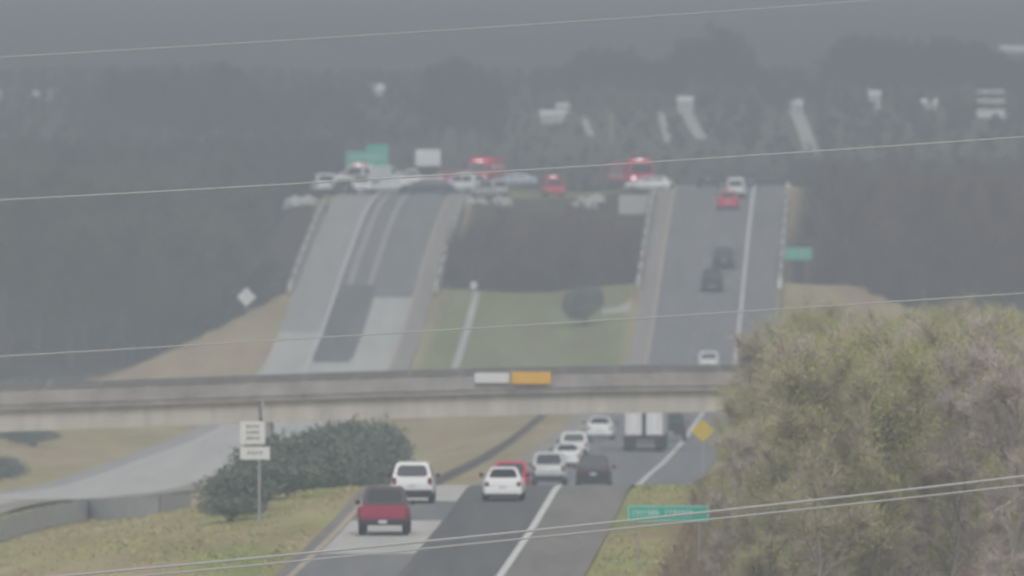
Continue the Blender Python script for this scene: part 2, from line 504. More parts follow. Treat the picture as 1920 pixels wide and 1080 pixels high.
def strokes(p, x0, x1, z0, z1, n, m, thick, seed):
    """rows of small letter-like strokes: the lettering is too blurred to read"""
    q = random.Random(seed)
    x = x0; st = (x1 - x0) / n
    for i in range(n):
        wv = st * q.uniform(.55, .8); h = (z1 - z0)
        a = MB(); xa = x + st * .1
        a.box(xa, xa + wv * .36, -thick - .006, -thick - .002, z0, z1)
        a.box(xa + wv * .36 + .001, xa + wv, -thick - .006, -thick - .002, z0 + h * q.uniform(.3, .7), z0 + h * q.uniform(.8, 1))
        a.build('letter', m, p); x += st

# boards hung on the overpass parapet
for nm, a, b, y0, y1, m, lab in (('parapet_board', 890, 955, 699, 718, M_wpan, 'white blank board hung on the overpass parapet beside the orange one'),
                                 ('parapet_board', 959, 1033, 697, 720, M_oran, 'orange yellow board hung on the overpass parapet beside the white one')):
    xa, xb = PX(a, DO - .1), PX(b, DO - .1)
    e = empty(nm, (0, 0, 0), label=lab, cat='board')
    MB().box(xa, xb, DO - .14, DO - .10, PZ(y1, DO), PZ(y0, DO)).build('panel', m, e, bevel=.01)
    for t in (.2, .8): MB().box(xa + (xb - xa) * t - .03, xa + (xb - xa) * t + .03, DO - .095, DO - .062, PZ(y1, DO) + .02, PZ(y0, DO) + .05).build('bracket', M_steel, e)

# ------------------------------------------------------------------ signs on posts
e, p, w_, z0, h_, th = panel_sign('guide_sign', 1176, 1330, 947, 979, 700, M_green, 'long low green guide sign with pale lettering at the edge of the leafy thicket', posts=(-.75, .75), border=M_gtext)
strokes(p, -w_ + .2, -w_ * .22, z0 + h_ * .28, z0 + h_ * .72, 7, M_gtext, th, 1)
strokes(p, -w_ * .08, w_ * .62, z0 + h_ * .28, z0 + h_ * .72, 7, M_gtext, th, 2)
e, p, w_, z0, h_, th = panel_sign('guide_sign', 1471, 1523, 464, 487, 1722, M_green, 'small green sign on posts where the bare woods meet the far bridge', posts=(-.6, .6), border=M_gtext)
strokes(p, -w_ + .3, w_ - .3, z0 + h_ * .3, z0 + h_ * .7, 6, M_gtext, th, 3)
e, p, w_, z0, h_, th = panel_sign('exit_sign', 648, 728, 284, 318, 1896, M_green, 'big green exit sign with a raised tab above the crash scene', posts=(-.7, .7), border=M_gtext)
MB().box(-w_ * .06, w_ + .05, -th, 0, z0 + h_ + .01, z0 + h_ + .68).build('exit_tab', M_green, e, bevel=.012)
strokes(p, -w_ + .4, w_ - .5, z0 + h_ * .55, z0 + h_ * .8, 9, M_gtext, th, 4)
strokes(p, -w_ + .4, w_ * .3, z0 + h_ * .2, z0 + h_ * .42, 6, M_gtext, th, 5)

# route sign: two white panels on one post in the median grass
dS = 768.0
xs = PX(486, dS); zg = H(xs, dS)
e = empty('route_sign', (xs, dS, zg), label='two white sign panels one above the other on a post beside the evergreen hedge', cat='sign')
MB().box(-.05, .05, 0.01, .1, -.3, PZ(792, dS) - zg).build('post', M_steel, e)
for (x0, x1, y0, y1, rows) in ((450, 497, 790, 833, (.25, .5, .76)), (450, 506, 838, 862, (.5,))):
    xa, xb = PX(x0, dS) - xs, PX(x1, dS) - xs; za, zb = PZ(y1, dS) - zg, PZ(y0, dS) - zg
    p = MB().box(xa, xb, -.03, 0, za, zb).build('panel', M_wpan, e, bevel=.01)
    for r in rows:
        zc = za + (zb - za) * r
        strokes(p, xa + (xb - xa) * .25, xb - (xb - xa) * .2, zc - .07, zc + .07, 4, M_dtext, .03, int(r * 100) + y0)

def diamond(name, x, y, half, d, m, label, lean=0):
    xc = PX(x, d); zg = H(xc, d); zc = PZ(y, d) - zg
    e = empty(name, (xc, d, zg), label=label, cat='sign')
    mb = MB(); vs = []
    for yy in (-.03, 0): vs += [(half, yy, zc), (0, yy, zc + half), (-half, yy, zc), (0, yy, zc - half)]
    mb.add(vs, [(0, 1, 2, 3), (7, 6, 5, 4), (0, 4, 5, 1), (1, 5, 6, 2), (2, 6, 7, 3), (3, 7, 4, 0)])
    p = mb.build('panel', m, e, bevel=.01)
    MB().box(-.05, .05, .01, .1, -.3, zc + half * .5).build('post', M_steel, e)
    MB().box(-half * .5, half * .5, .012, .05, zc - .04, zc + .04).build('brace', M_steel, e)
    return e, p, zc
diamond('diamond_sign', 462, 557, .86, 1672, M_wpan, 'pale diamond sign on a post at the edge of the bare woods')
e, p, zc = diamond('warning_sign', 1318, 808, .62, 1000, M_yell, 'yellow diamond warning sign behind the leafy thicket beside the road edge')

# marker at the head of the median rail, reflector posts
def marker(x, y, hpx, d, label, wpx=8):
    xc = PX(x, d); zg = H(xc, d); hh = max(.5, PZ(y - hpx / 2, d) - zg); w2 = wpx * d / F / 2
    e = empty('marker_post', (xc, d, zg), label=label, cat='post')
    MB().box(-.05, .05, -.02, .02, -.2, hh - .3).build('stem', M_steel, e)
    MB().box(-w2, w2, -.045, -.022, hh - hpx * d / F, hh).build('reflector_plate', M_wpan, e, bevel=.008)
marker(888, 535, 13, 1714, 'white marker plate at the head of the pale drain channel', 12)
marker(1462, 533, 16, 1706, 'white marker plate at the start of the far bridge by the grass mound', 9)
marker(1478, 350, 14, 1838, 'small white marker plate beside the top of the hill', 8)

# ------------------------------------------------------------------ guardrails
def rail(name, pts, label, m, hgt=.72, post=2.0, beam_h=.31, group=None, mp=None, wave=0):
    """pts: (X, d) polyline in plan; W-beam on posts"""
    P = []
    for (x0, d0), (x1, d1) in zip(pts[:-1], pts[1:]):
        L = math.hypot(x1 - x0, d1 - d0); n = max(1, round(L / post))
        P += [(x0 + (x1 - x0) * i / n, d0 + (d1 - d0) * i / n) for i in range(n)]
    P.append(pts[-1])
    x0, d0 = P[0]
    e = empty(name, (x0, d0, H(x0, d0)), label=label, cat='guardrail' if 'rail' in name else 'fence')
    o = Vector(e.location)
    pm = MB().box(-.06, .06, -.06, .06, -.3, hgt).mesh('post', mp or M_wood)
    pos = []
    for i, (x, d) in enumerate(P):
        v = Vector((x, d, H(x, d))) - o
        if wave: v.z += wave * math.sin(i * 1.9)
        link('post', pm, e, v); pos.append(v)
    for a, b in zip(pos[:-1], pos[1:]):
        t = (b - a).normalized(); nrm = Vector((-t.y, t.x, 0)).normalized() * -.09
        prof = [(0, 0), (.05, .06), (.0, .15), (.05, .25), (0, beam_h), (-.03, beam_h), (.02, .25), (-.03, .15), (.02, .06), (-.03, 0)]
        if beam_h > .5: prof = [(0, 0), (.0, beam_h), (-.03, beam_h), (-.03, 0)]
        vs = []
        for q in (a + t * .015, b - t * .015):
            for k, z in prof: vs.append(q + nrm * (1 + k * 8) + Vector((0, 0, hgt - beam_h + z)))
        n = len(prof)
        fs = [(i, (i + 1) % n, n + (i + 1) % n, n + i) for i in range(n)] + [tuple(range(n)), tuple(range(2 * n - 1, n - 1, -1))]
        MB().add(vs, fs).build('rail_beam' if beam_h < .5 else 'fabric_panel', m, e)
    return e
rail('guardrail', [(float(XR(d)) - 7.6, d) for d in (905, 1000, 1100, 1200, 1300, 1400)], 'dark weathered guardrail running through the grass beside the queue of cars', M_rust, hgt=.55, post=4.0, mp=M_rust)
vs, fs = [], []
for i, d in enumerate(np.arange(1540, 1713, 4.0)):
    for du, dz in ((-.32, .10), (-.12, .03), (.12, .03), (.32, .10)):
        x = float(XR(d)) - 20.0 + du; vs.append((x, d, H(x, d) + dz))
    if i:
        for j in range(3): fs.append((4 * i - 4 + j, 4 * i - 3 + j, 4 * i + 1 + j, 4 * i + j))
tag(MB().add(vs, fs).build('drain_channel', M_conc), kind='structure')
rail('roadside_guardrail', [(float(XR(d)) + 7.3, d) for d in (1640, 1704)], 'short galvanised guardrail leading onto the far bridge by the grass mound', M_steel, post=4.0)
rail('low_fence', [(PX(-60, 812), 812), (PX(40, 845), 845), (PX(110, 868), 868), (PX(165, 882), 882), (PX(240, 872), 872), (PX(300, 868), 868), (PX(355, 884), 884)],
     'low sagging grey fabric fence across the tan median grass', M_fab, hgt=1.05, post=2.4, beam_h=.95, wave=.05)
# concrete flume spilling from the bridge end
xf = float(XR(1688)) - 5.9; zf = H(xf - 1, 1688)
fl = MB().add([(xf, 1687, zf - .4), (xf - 2.6, 1686, zf - .6), (xf - 2.6, 1686, zf + .12), (xf - 1.3, 1686.5, zf + .2), (xf, 1687, zf + .95),
               (xf, 1689, zf - .4), (xf - 2.6, 1688, zf - .6), (xf - 2.6, 1688, zf + .16), (xf - 1.3, 1688.5, zf + .24), (xf, 1689, zf + 1.0)],
              [(0, 1, 2, 3, 4), (9, 8, 7, 6, 5), (0, 5, 6, 1), (1, 6, 7, 2), (2, 7, 8, 3), (3, 8, 9, 4), (4, 9, 5, 0)])
o = fl.build('drain_flume', M_conc, bevel=.03); tag(o, 'short pale concrete drain flume beside the end of the far bridge', 'drain')

# pale abutment wing wall and riprap stones on the far bank of the creek
xw = float(XR(1800)) - 5.8
o = MB().box(xw - 2.9, xw - .1, 1799.5, 1801, PZ(402, 1800), PZ(366, 1800)).build('wing_wall', M_conc, bevel=.05); tag(o, 'pale concrete wing wall below the white car at the hill top', 'wall')
ST = []
for i in range(4):
    g = np.random.default_rng(300 + i); bm = bmesh.new(); bmesh.ops.create_icosphere(bm, subdivisions=1, radius=.5)
    for v in bm.verts: v.co = Vector((v.co.x * 1.3, v.co.y, v.co.z * .75)) * g.uniform(.75, 1.2)
    me = bpy.data.meshes.new('riprap_stone'); bm.to_mesh(me); bm.free(); me.materials.append(M_gravel); ST.append(me)
g = random.Random(5)
for i in range(26):
    d = g.uniform(1814, 1823); x = g.choice((g.uniform(872, 960), g.uniform(872, 960), g.uniform(1060, 1170), g.uniform(540, 585)))
    X_ = PX(x, d); o = link('riprap_stone', ST[i % 4], None, (X_, d, H(X_, d) + .25)); o.rotation_euler = (0, 0, i); o.scale = (g.uniform(.9, 1.9),) * 3
    left = x < 700
    tag(o, 'pale riprap stone at the edge of the woods beside the empty bridge' if left else 'pale riprap stone on the bank above the creek trees', 'stone', 'riprap stones')

# ------------------------------------------------------------------ vehicles
WHEELS = {}
def wheel_meshes(r, w_):
    k = (round(r, 2), round(w_, 2))
    if k not in WHEELS:
        t = MB(); n = 18; prof = [(-w_ / 2, r * .62), (-w_ / 2, r * .93), (-w_ * .36, r), (w_ * .36, r), (w_ / 2, r * .93), (w_ / 2, r * .62)]
        vs = [(x, q * math.cos(2 * math.pi * i / n), q * math.sin(2 * math.pi * i / n)) for i in range(n) for x, q in prof]
        m = len(prof)
        t.add(vs, [(i * m + j, i * m + (j + 1) % m, ((i + 1) % n) * m + (j + 1) % m, ((i + 1) % n) * m + j) for i in range(n) for j in range(m)])
        rm = MB().tube((-w_ * .38, 0, 0), (w_ * .38, 0, 0), r * .62, n=14)
        rm.tube((-w_ * .44, 0, 0), (w_ * .44, 0, 0), r * .2, n=10)
        WHEELS[k] = (t.mesh('tyre', M_tyre, True), rm.mesh('rim', M_rim, True))
    return WHEELS[k]
def wheels(root, r, w_, track, ys):
    t, rm = wheel_meshes(r, w_)
    for y in ys:
        for sx in (-1, 1):
            q = link('wheel', t, root, (sx * track, y, r)); link('rim', rm, q)

def loft(st, belly=.97):
    """lower body from stations (y, z bottom, z top, half width)"""
    mb = MB(); vs = []; n = 14
    for (y, zb, zt, hw) in st:
        h = zt - zb
        half = [(.0, zb), (.8 * hw, zb), (.95 * hw, zb + .10 * h), (hw, zb + .32 * h), (hw * .995, zb + .6 * h), (.955 * hw, zb + .88 * h), (.86 * hw, zt), (0, zt)]
        ring = [(x, y, z) for x, z in half] + [(-x, y, z) for x, z in half[-2:0:-1]]
        vs += ring
    fs = []
    for i in range(len(st) - 1):
        for j in range(n): fs.append((i * n + j, i * n + (j + 1) % n, (i + 1) * n + (j + 1) % n, (i + 1) * n + j))
    fs += [tuple(range(n)), tuple(range(len(st) * n - 1, (len(st) - 1) * n - 1, -1))]
    return mb.add(vs, fs)

def cabin_pts(yb0, yb1, yt0, yt1, hwb, hwt, zb, zt):
    return [Vector(q) for q in ((-hwb, yb0, zb), (hwb, yb0, zb), (hwb, yb1, zb), (-hwb, yb1, zb), (-hwt, yt0, zt), (hwt, yt0, zt), (hwt, yt1, zt), (-hwt, yt1, zt))]
CF = [(0, 3, 2, 1), (4, 5, 6, 7), (0, 1, 5, 4), (1, 2, 6, 5), (2, 3, 7, 6), (3, 0, 4, 7)]
def pane(root, name, q, u0, u1, v0, v1, m=None, off=.012, round_=.16):
    """window pane lying on the quad q (bottom-left, bottom-right, top-right, top-left), set 12 mm proud"""
    a, b, c, d = q
    nrm = (b - a).cross(d - a).normalized()
    def P(u, v): return (a * (1 - u) + b * u) * (1 - v) + (d * (1 - u) + c * u) * v
    k = round_
    uvs = [(u0 + (u1 - u0) * s, v0 + (v1 - v0) * t) for s, t in ((k * .6, 0), (1 - k * .6, 0), (1, k), (1, 1 - k), (1 - k * .6, 1), (k * .6, 1), (0, 1 - k), (0, k))]
    vs = [P(*t) + nrm * off for t in uvs] + [P(*t) - nrm * .02 for t in uvs]
    n = 8
    fs = [tuple(range(n))] + [(i, n + i, n + (i + 1) % n, (i + 1) % n) for i in range(n)]
    return MB().add(vs, fs).build(name, m or M_glass, root)

def car(name, kind, paint, X, d, z, label, group=None, rz=0.0, pitch=0.0, lights=False, scale=1.0, bumper=None, top=None):
    root = empty(name, (X, d, z), (pitch, 0, rz), label=label, cat={'sedan': 'car', 'suv': 'suv', 'pickup': 'pickup', 'van': 'van', 'hatch': 'car'}[kind], group=group)
    root.scale = (scale,) * 3
    if kind in ('sedan', 'hatch'):
        L, hw = 4.75, .90
        st = [(-2.37, .42, .82, .70), (-2.30, .32, .96, .82), (-2.0, .24, 1.02, .88), (-1.2, .20, 1.0, .90), (0, .2, .95, .9), (1.2, .2, .92, .9), (1.9, .24, .84, .87), (2.25, .28, .74, .80), (2.37, .36, .62, .68)]
        cab = cabin_pts(-1.95 if kind == 'sedan' else -2.2, 1.25, -1.05 if kind == 'sedan' else -1.7, .35, .80, .56, .93, 1.42)
        zt, zp, zl, r, ys = 1.46, .62, .78, .33, (-1.42, 1.42)
    elif kind in ('suv', 'van'):
        L, hw = 4.75, .95
        st = [(-2.38, .48, .98, .84), (-2.33, .38, 1.08, .91), (-1.9, .32, 1.1, .95), (0, .3, 1.08, .95), (1.1, .3, 1.06, .95), (1.9, .34, .98, .92), (2.28, .4, .86, .86), (2.38, .5, .72, .76)]
        cab = cabin_pts(-2.3, 1.25, -2.02, .4, .89, .70, 1.04, 1.78) if kind == 'suv' else cabin_pts(-2.32, 1.55, -2.12, .9, .9, .72, 1.04, 1.86)
        zt, zp, zl, r, ys = cab[4].z, .80, 1.0, .37, (-1.45, 1.45)
    else:
        L, hw = 5.6, .98
        st = [(-2.78, .62, .78, .9), (-2.74, .55, .82, .95), (-2.2, .5, .82, .97), (-.5, .48, .82, .97), (-.45, .46, 1.12, .98), (.9, .46, 1.12, .98), (1.2, .46, 1.1, .98), (2.3, .5, 1.04, .95), (2.72, .54, .96, .90), (2.82, .6, .82, .82)]
        cab = cabin_pts(-.42, 1.35, -.25, .55, .90, .72, 1.08, 1.84)
        zt, zp, zl, r, ys = 1.84, .62, .98, .40, (-1.75, 1.75)
    body = loft(st)
    bo = body.build('body', paint, root, smooth=True)
    MB().add(cab, CF).build('cabin', top or paint, root, smooth=True, bevel=.07)
    rear = (cab[0], cab[1], cab[5], cab[4]); front = (cab[2], cab[3], cab[7], cab[6])
    sr = (cab[1], cab[2], cab[6], cab[5]); sl = (cab[3], cab[0], cab[4], cab[7])
    pane(root, 'rear_window', rear, .09, .91, .2 if kind != 'sedan' else .14, .86)
    pane(root, 'windshield', front, .07, .93, .1, .9)
    for q, (a, b) in ((sr, (0, 1)), (sl, (1, 0))):
        for u0, u1 in ((.10, .48), (.52, .88)): pane(root, 'side_window', q, u0, u1, .14, .85)
    yr = st[0][0]; yf = st[-1][0]
    if kind == 'pickup':
        for sx in (-1, 1):
            MB().box(sx * .97 - .05 if sx > 0 else -.97, sx * .97 if sx > 0 else -.92, -2.72, -.47, .80, 1.12).build('bed_side', paint, root, bevel=.02)
        MB().box(-.915, .915, -2.79, -2.71, .74, 1.13).build('tailgate', paint, root, bevel=.02)
        MB().box(-.96, .96, -2.98, -2.80, .46, .64).build('rear_bumper', bumper or M_chrome, root, bevel=.03)
        MB().box(-.16, .16, -2.995, -2.982, .49, .61).build('license_plate', M_plate, root)
        for sx in (-1, 1): MB().box(sx * .93 - .06, sx * .93 + .06, -2.83, -2.74, .74, 1.06).build('tail_lamp', M_tail, root, bevel=.015)
    else:
        hb = st[1][3]
        MB().box(-hb * .98, hb * .98, yr - .10, yr + .05, st[0][1] - .12, st[0][1] + .12).build('rear_bumper', bumper or (paint if kind == 'sedan' else M_trim), root, bevel=.04)
        MB().box(-.17, .17, yr - .025, yr - .005, zp - .06, zp + .06).build('license_plate', M_plate, root)
        for sx in (-1, 1): MB().box(sx * (hb - .13) - .09, sx * (hb - .13) + .09, yr - .03, yr + .12, zl - .12 if kind == 'sedan' else zl - .16, zl + (.06 if kind == 'sedan' else .14)).build('tail_lamp', M_tail, root, bevel=.025)
        MB().box(-hb * .8, hb * .8, yr - .04, yr + .2, st[0][1] - .22, st[0][1] - .125).build('diffuser', M_trim, root)
    hf = st[-2][3]
    MB().box(-hf * .95, hf * .95, yf - .05, yf + .08, st[-1][1] - .1, st[-1][1] + .1).build('front_bumper', paint, root, bevel=.03)
    MB().box(-.42, .42, yf - .02, yf + .03, st[-1][1] + .11, st[-1][2] - .02).build('grille', M_trim, root)
    for sx in (-1, 1):
        MB().box(sx * (hf - .15) - .15, sx * (hf - .15) + .15, yf - .16, yf + .02, st[-2][2] - .20, st[-2][2] - .06).build('headlight', M_lampw if lights else M_head, root, bevel=.03)
        ym = cab[2].y - .25
        MB().box(sx * (hw + .10) - .10, sx * (hw + .10) + .10, ym - .06, ym + .06, cab[2].z + .02, cab[2].z + .20).build('mirror', M_trim if kind != 'pickup' else M_trim, root, bevel=.03)
    wheels(root, r, .24, hw - .13, ys)
    # dark underside between the wheels
    MB().box(-hw * .72, hw * .72, st[0][0] + .35, st[-1][0] - .4, .26 if kind != 'pickup' else .40, st[2][1] + .1).build('underbody', M_trim, root)
    return root

def roadcar(name, kind, paint, d, u, label, prof=hR, group='cars heading up the highway', **k):
    Xc = float(XR(d)) + u
    sl = float(prof(d + 2.4) - prof(d - 2.4)) / 4.8
    return car(name, kind, paint, Xc, d, float(prof(d)) + ZC + .012, label, group, rz=k.pop('rz', 0) - math.atan(B_R), pitch=math.atan(sl) * (1), **k)

roadcar('pickup_truck', 'pickup', M_red, 747, -1.83, 'dark red pickup truck behind the white suv on the pale concrete lane', bumper=M_trim, top=M_dcab)
roadcar('suv', 'suv', M_white, 787, -1.75, 'tall white suv driving just ahead of the dark red pickup', scale=.93)
roadcar('sedan', 'sedan', M_white, 790, 1.9, 'white sedan alone in the dark asphalt lane below the hill crest', scale=.95)
roadcar('pickup_truck', 'pickup', M_red2, 988, -1.95, 'red pickup truck half hidden behind the white sedan', scale=1.04)
roadcar('minivan', 'van', M_silver, 1036, -.85, 'pale silver minivan between the red pickup and the black suv')
roadcar('suv', 'suv', M_black, 1018, 1.85, 'black suv beside the pale silver minivan')
roadcar('sedan', 'sedan', M_white, 1128, -1.5, 'white sedan last in the row of white cars beside the guardrail')
roadcar('suv', 'suv', M_white, 1168, -1.8, 'white suv in the middle of the row of white cars beside the guardrail', scale=.95)
roadcar('sedan', 'sedan', M_white, 1262, -1.75, 'white sedan passing the parked semi trailer under the overpass', scale=1.05)
roadcar('pickup_truck', 'pickup', M_dgrey, 1256, 3.0, 'dark grey pickup truck just ahead of the semi trailer', bumper=M_trim)
roadcar('sedan', 'sedan', M_black, 1385, 2.2, 'black sedan showing just below the overpass girder beyond the semi trailer')
roadcar('suv', 'suv', M_white, 1596, 1.9, 'white suv showing just above the overpass parapet')
roadcar('pickup_truck', 'pickup', M_dgrey, 1706, 1.05, 'dark grey pickup truck starting up the far bridge', bumper=M_trim)
roadcar('suv', 'suv', M_black, 1728, 1.85, 'black suv following uphill on the far bridge', scale=1.05)
roadcar('sedan', 'sedan', M_red2, 1795, 1.6, 'bright red car climbing near the top of the far bridge', scale=1.12)
roadcar('van', 'van', M_white, 1811, 2.2, 'white van directly ahead of the bright red car')
roadcar('suv', 'van', M_dgrey, 1838, -.7, 'dark grey van just beyond the hill crest beside the fire engine', scale=1.08)
roadcar('sedan', 'sedan', M_blue, 1842, 3.3, 'dark blue car at the hill crest beside the white van')

# semi truck: trailer + tractor
def semi(d, u):
    x = float(XR(d)) + u; z = float(hR(d)) + ZC
    sl = float(hR(d + 14) - hR(d)) / 14
    root = empty('semi_truck', (x, d, z), (math.atan(sl), 0, -math.atan(B_R)), label='semi truck with a pale box trailer passing under the overpass', cat='truck')
    hw = 1.3
    MB().box(-hw, hw, .06, 15.5, 1.03, 4.05).build('trailer_box', M_trail, root, bevel=.03)
    MB().box(-hw - .01, hw + .01, 0, .055, .84, 1.0).build('rear_sill', M_dgrey, root, bevel=.01)
    for sx in (-1, 1):
        p = MB().box(sx * .65 - .50, sx * .65 + .50, -.02, .055, 1.06, 3.95).build('rear_door', M_white, root, bevel=.02)
        for q in (-.25, .25): MB().tube((sx * .65 + q, -.04, 1.3), (sx * .65 + q, -.04, 3.9), .02, n=6).build('lock_rod', M_steel, p)
        MB().box(sx * 1.24 - .06, sx * 1.24 + .06, -.02, .055, 1.005, 4.06).build('corner_post', M_steel, root)
        MB().box(sx * 1.05 - .14, sx * 1.05 + .14, -.02, -.002, .87, .97).build('tail_lamp', M_tail, root)
        MB().box(sx * .98 - .3, sx * .98 + .3, .15, .17, .28, 1.02).build('mud_flap', M_trim, root)
    MB().box(-.14, .14, -.005, .055, 1.01, 3.98).build('centre_post', M_dgrey, root)
    MB().box(-1.1, 1.1, .02, .12, .52, .64).box(-.75, -.65, .02, .1, .645, .835).box(.65, .75, .02, .1, .645, .835).build('underride_guard', M_dgrey, root)
    MB().box(-.5, .5, .3, 15, .75, 1.025).build('chassis', M_dgrey, root)
    wheels(root, .52, .55, 1.0, (1.0, 2.3, 14.2, 15.5))
    wheels(root, .52, .32, 1.05, (19.4,))
    MB().box(-1.22, 1.22, 16.4, 18.4, 1.0, 3.7).build('tractor_cab', M_white, root, bevel=.15)
    MB().box(-.95, .95, 18.4, 20.2, .95, 2.1).build('hood', M_white, root, bevel=.15)
    MB().box(-.5, .5, 14.0, 20.0, .6, .98).build('tractor_frame', M_dgrey, root)
    MB().box(-1.05, 1.05, 18.395, 18.42, 2.3, 3.2).build('windshield', M_glass, root)
    for sx in (-1, 1): MB().tube((sx * 1.15, 16.25, 1.0), (sx * 1.15, 16.25, 4.1), .09, n=8).build('exhaust_stack', M_chrome, root)
semi(1206, 1.9)

# ------------------------------------------------------------------ the crash scene on the hill top
def at_top(x, d): return PX(x, d), d
def road_or_ground(X, d):
    u = X - float(XR(d))
    if EL0 < u < EL1: return float(hL(d)) + ZC + .012
    if ER0 < u < ER1: return float(hR(d)) + ZC + .012
    return H(X, d) + .01
CR = 'emergency and stopped vehicles on the hill top'
def topcar(name, kind, paint, x, d, label, rz=0, **k):
    X, d = at_top(x, d)
    return car(name, kind, paint, X, d, road_or_ground(X, d), label, CR, rz=rz, **k)
def lightbar(root, z, w_=1.2, y=0):
    b = MB().box(-w_ / 2, w_ / 2, y - .14, y + .14, z, z + .07).build('light_bar', M_trim, root)
    for i, m in enumerate((M_lampr, M_lampw, M_lampr)):
        MB().box(-w_ / 2 + i * w_ / 3 + .02, -w_ / 2 + (i + 1) * w_ / 3 - .02, y - .13, y + .13, z + .072, z + .2).build('beacon', m, b, bevel=.02)

topcar('pickup_truck', 'pickup', M_white, 674, 1846, 'white pickup truck parked nose-on across the empty carriageway', rz=math.pi + .15)
topcar('sedan', 'sedan', M_silver, 727, 1848, 'silver sedan stopped side-on at the hill top by the white pickup', rz=math.pi / 2 + .25)
topcar('sedan', 'sedan', M_blue, 800, 1844, 'dark blue sedan stopped side-on in front of the box truck', rz=math.pi / 2 - .1, scale=1.08)
topcar('suv', 'suv', M_white, 866, 1850, 'white suv stopped at an angle beside the dark blue sedan', rz=.9)
topcar('sedan', 'sedan', M_lblue, 752, 1872, 'pale blue car behind the silver sedan under the exit sign', rz=math.pi / 2 + .1)
topcar('van', 'van', M_white, 607, 1848, 'white van standing on the verge at the left end of the crash scene', rz=.1, scale=1.12)
topcar('suv', 'suv', M_silver, 918, 1836, 'grey silver suv standing on the median at the hill top', rz=.5)
topcar('sedan', 'sedan', M_lblue, 962, 1884, 'pale blue car on the median beside the red ambulance', rz=math.pi / 2)
topcar('sedan', 'hatch', M_white, 1217, 1834, 'white car on the verge in front of the fire engine', rz=math.pi / 2 - .2, scale=.95)
topcar('sedan', 'sedan', M_red2, 836, 1872, 'red car wedged between the box truck and the white suv', rz=math.pi / 2 + .3)
topcar('pickup_truck', 'pickup', M_white, 776, 1866, 'white pickup truck tucked between the box truck and the pale blue car', rz=math.pi / 2 + .2)
topcar('sedan', 'sedan', M_black, 645, 1846, 'black car between the white van and the white pickup at the crash scene', rz=math.pi - .2)
topcar('suv', 'suv', M_white, 716, 1876, 'white suv squeezed between the white ambulance and the pale blue car', rz=math.pi - .3)
topcar('sedan', 'sedan', M_dgrey, 862, 1876, 'dark grey car behind the white suv at the crash scene', rz=math.pi / 2 + .15)
topcar('sedan', 'sedan', M_white, 655, 1876, 'white car behind the black car at the crash scene', rz=math.pi / 2 - .3)
r = topcar('command_suv', 'suv', M_red2, 1038, 1852, 'red emergency suv with lit beacons alone on the median', rz=math.pi + .1)
lightbar(r, 1.80, 1.1, -.6)

def boxtruck(name, x, d, rz, paint, boxm, label, w_=2.35, L=6.2, bz0=1.75, bz1=3.25, bar=False, stripe=None, cat='truck'):
    X, d = at_top(x, d)
    root = empty(name, (X, d, road_or_ground(X, d)), (0, 0, rz), label=label, cat=cat, group=CR)
    h = w_ / 2
    MB().box(-h, h, -L / 2, L / 2 - 1.9, bz0 - .8 if bar else bz0, bz1).build('cargo_box', boxm, root, bevel=.05)
    if not bar: MB().box(-h * .9, h * .9, -L / 2 + .1, L / 2 - 1.95, 1.0, bz0 - .005).build('under_box_frame', M_dgrey, root, bevel=.02)
    MB().box(-.45, .45, -L / 2 + .1, L / 2 - .3, .5, .94 if bar else .99).build('chassis', M_dgrey, root)
    cb = cabin_pts(L / 2 - 1.85, L / 2 - .05, L / 2 - 1.8, L / 2 - .55, h * .92, h * .84, 1.25, 2.25)
    MB().box(-h * .95, h * .95, L / 2 - 1.85, L / 2, .55, 1.27).build('cab_body', paint, root, bevel=.06)
    MB().add(cb, CF).build('cab', paint, root, bevel=.06)
    pane(root, 'windshield', (cb[2], cb[3], cb[7], cb[6]), .06, .94, .1, .9)
    for q in ((cb[1], cb[2], cb[6], cb[5]), (cb[3], cb[0], cb[4], cb[7])): pane(root, 'side_window', q, .15, .8, .2, .85)
    for sx in (-1, 1):
        MB().box(sx * h * .72 - .16, sx * h * .72 + .16, L / 2 - .02, L / 2 + .03, .85, 1.02).build('headlight', M_lampw if bar else M_head, root)
        MB().box(sx * h * .85 - .1, sx * h * .85 + .1, -L / 2 - .03, -L / 2 + .02, (1.15 if bar else 1.1), (1.4 if bar else 1.3)).build('tail_lamp', M_tail, root)
    MB().box(-h * .9, h * .9, L / 2 + .005, L / 2 + .12, .45, .68).build('front_bumper', M_chrome, root, bevel=.03)
    if stripe: MB().box(-h - .012, h + .012, -L / 2 - .012, L / 2 - 1.88, bz0 + .1, bz0 + .35).build('stripe', stripe, root)
    wheels(root, .42, .3, h - .22, (-L / 2 + 1.4, L / 2 - 1.0))
    if bar:
        lightbar(root, 2.27, h * 1.5, L / 2 - 1.1)
        for sx in (-1, 1): MB().box(sx * h * .8 - .14, sx * h * .8 + .14, -L / 2 - .06, -L / 2 - .013, bz1 - .4, bz1 - .15).build('beacon', M_lampw if sx < 0 else M_lampr, root)
    return root
boxtruck('box_truck', 800, 1882, .06, M_dgrey, M_white, 'box truck with a bright white cargo box above the stopped cars', bz1=3.35)
boxtruck('ambulance', 690, 1862, 2.6, M_white, M_white, 'white ambulance standing under the green exit sign', w_=2.1, L=5.6, bz0=1.6, bz1=2.3, bar=True, cat='ambulance')
boxtruck('ambulance', 909, 1884, math.pi - .3, M_red2, M_red2, 'red ambulance with lit beacons on the median grass', w_=2.2, L=5.6, bz0=1.6, bz1=2.75, bar=True, stripe=M_white, cat='ambulance')
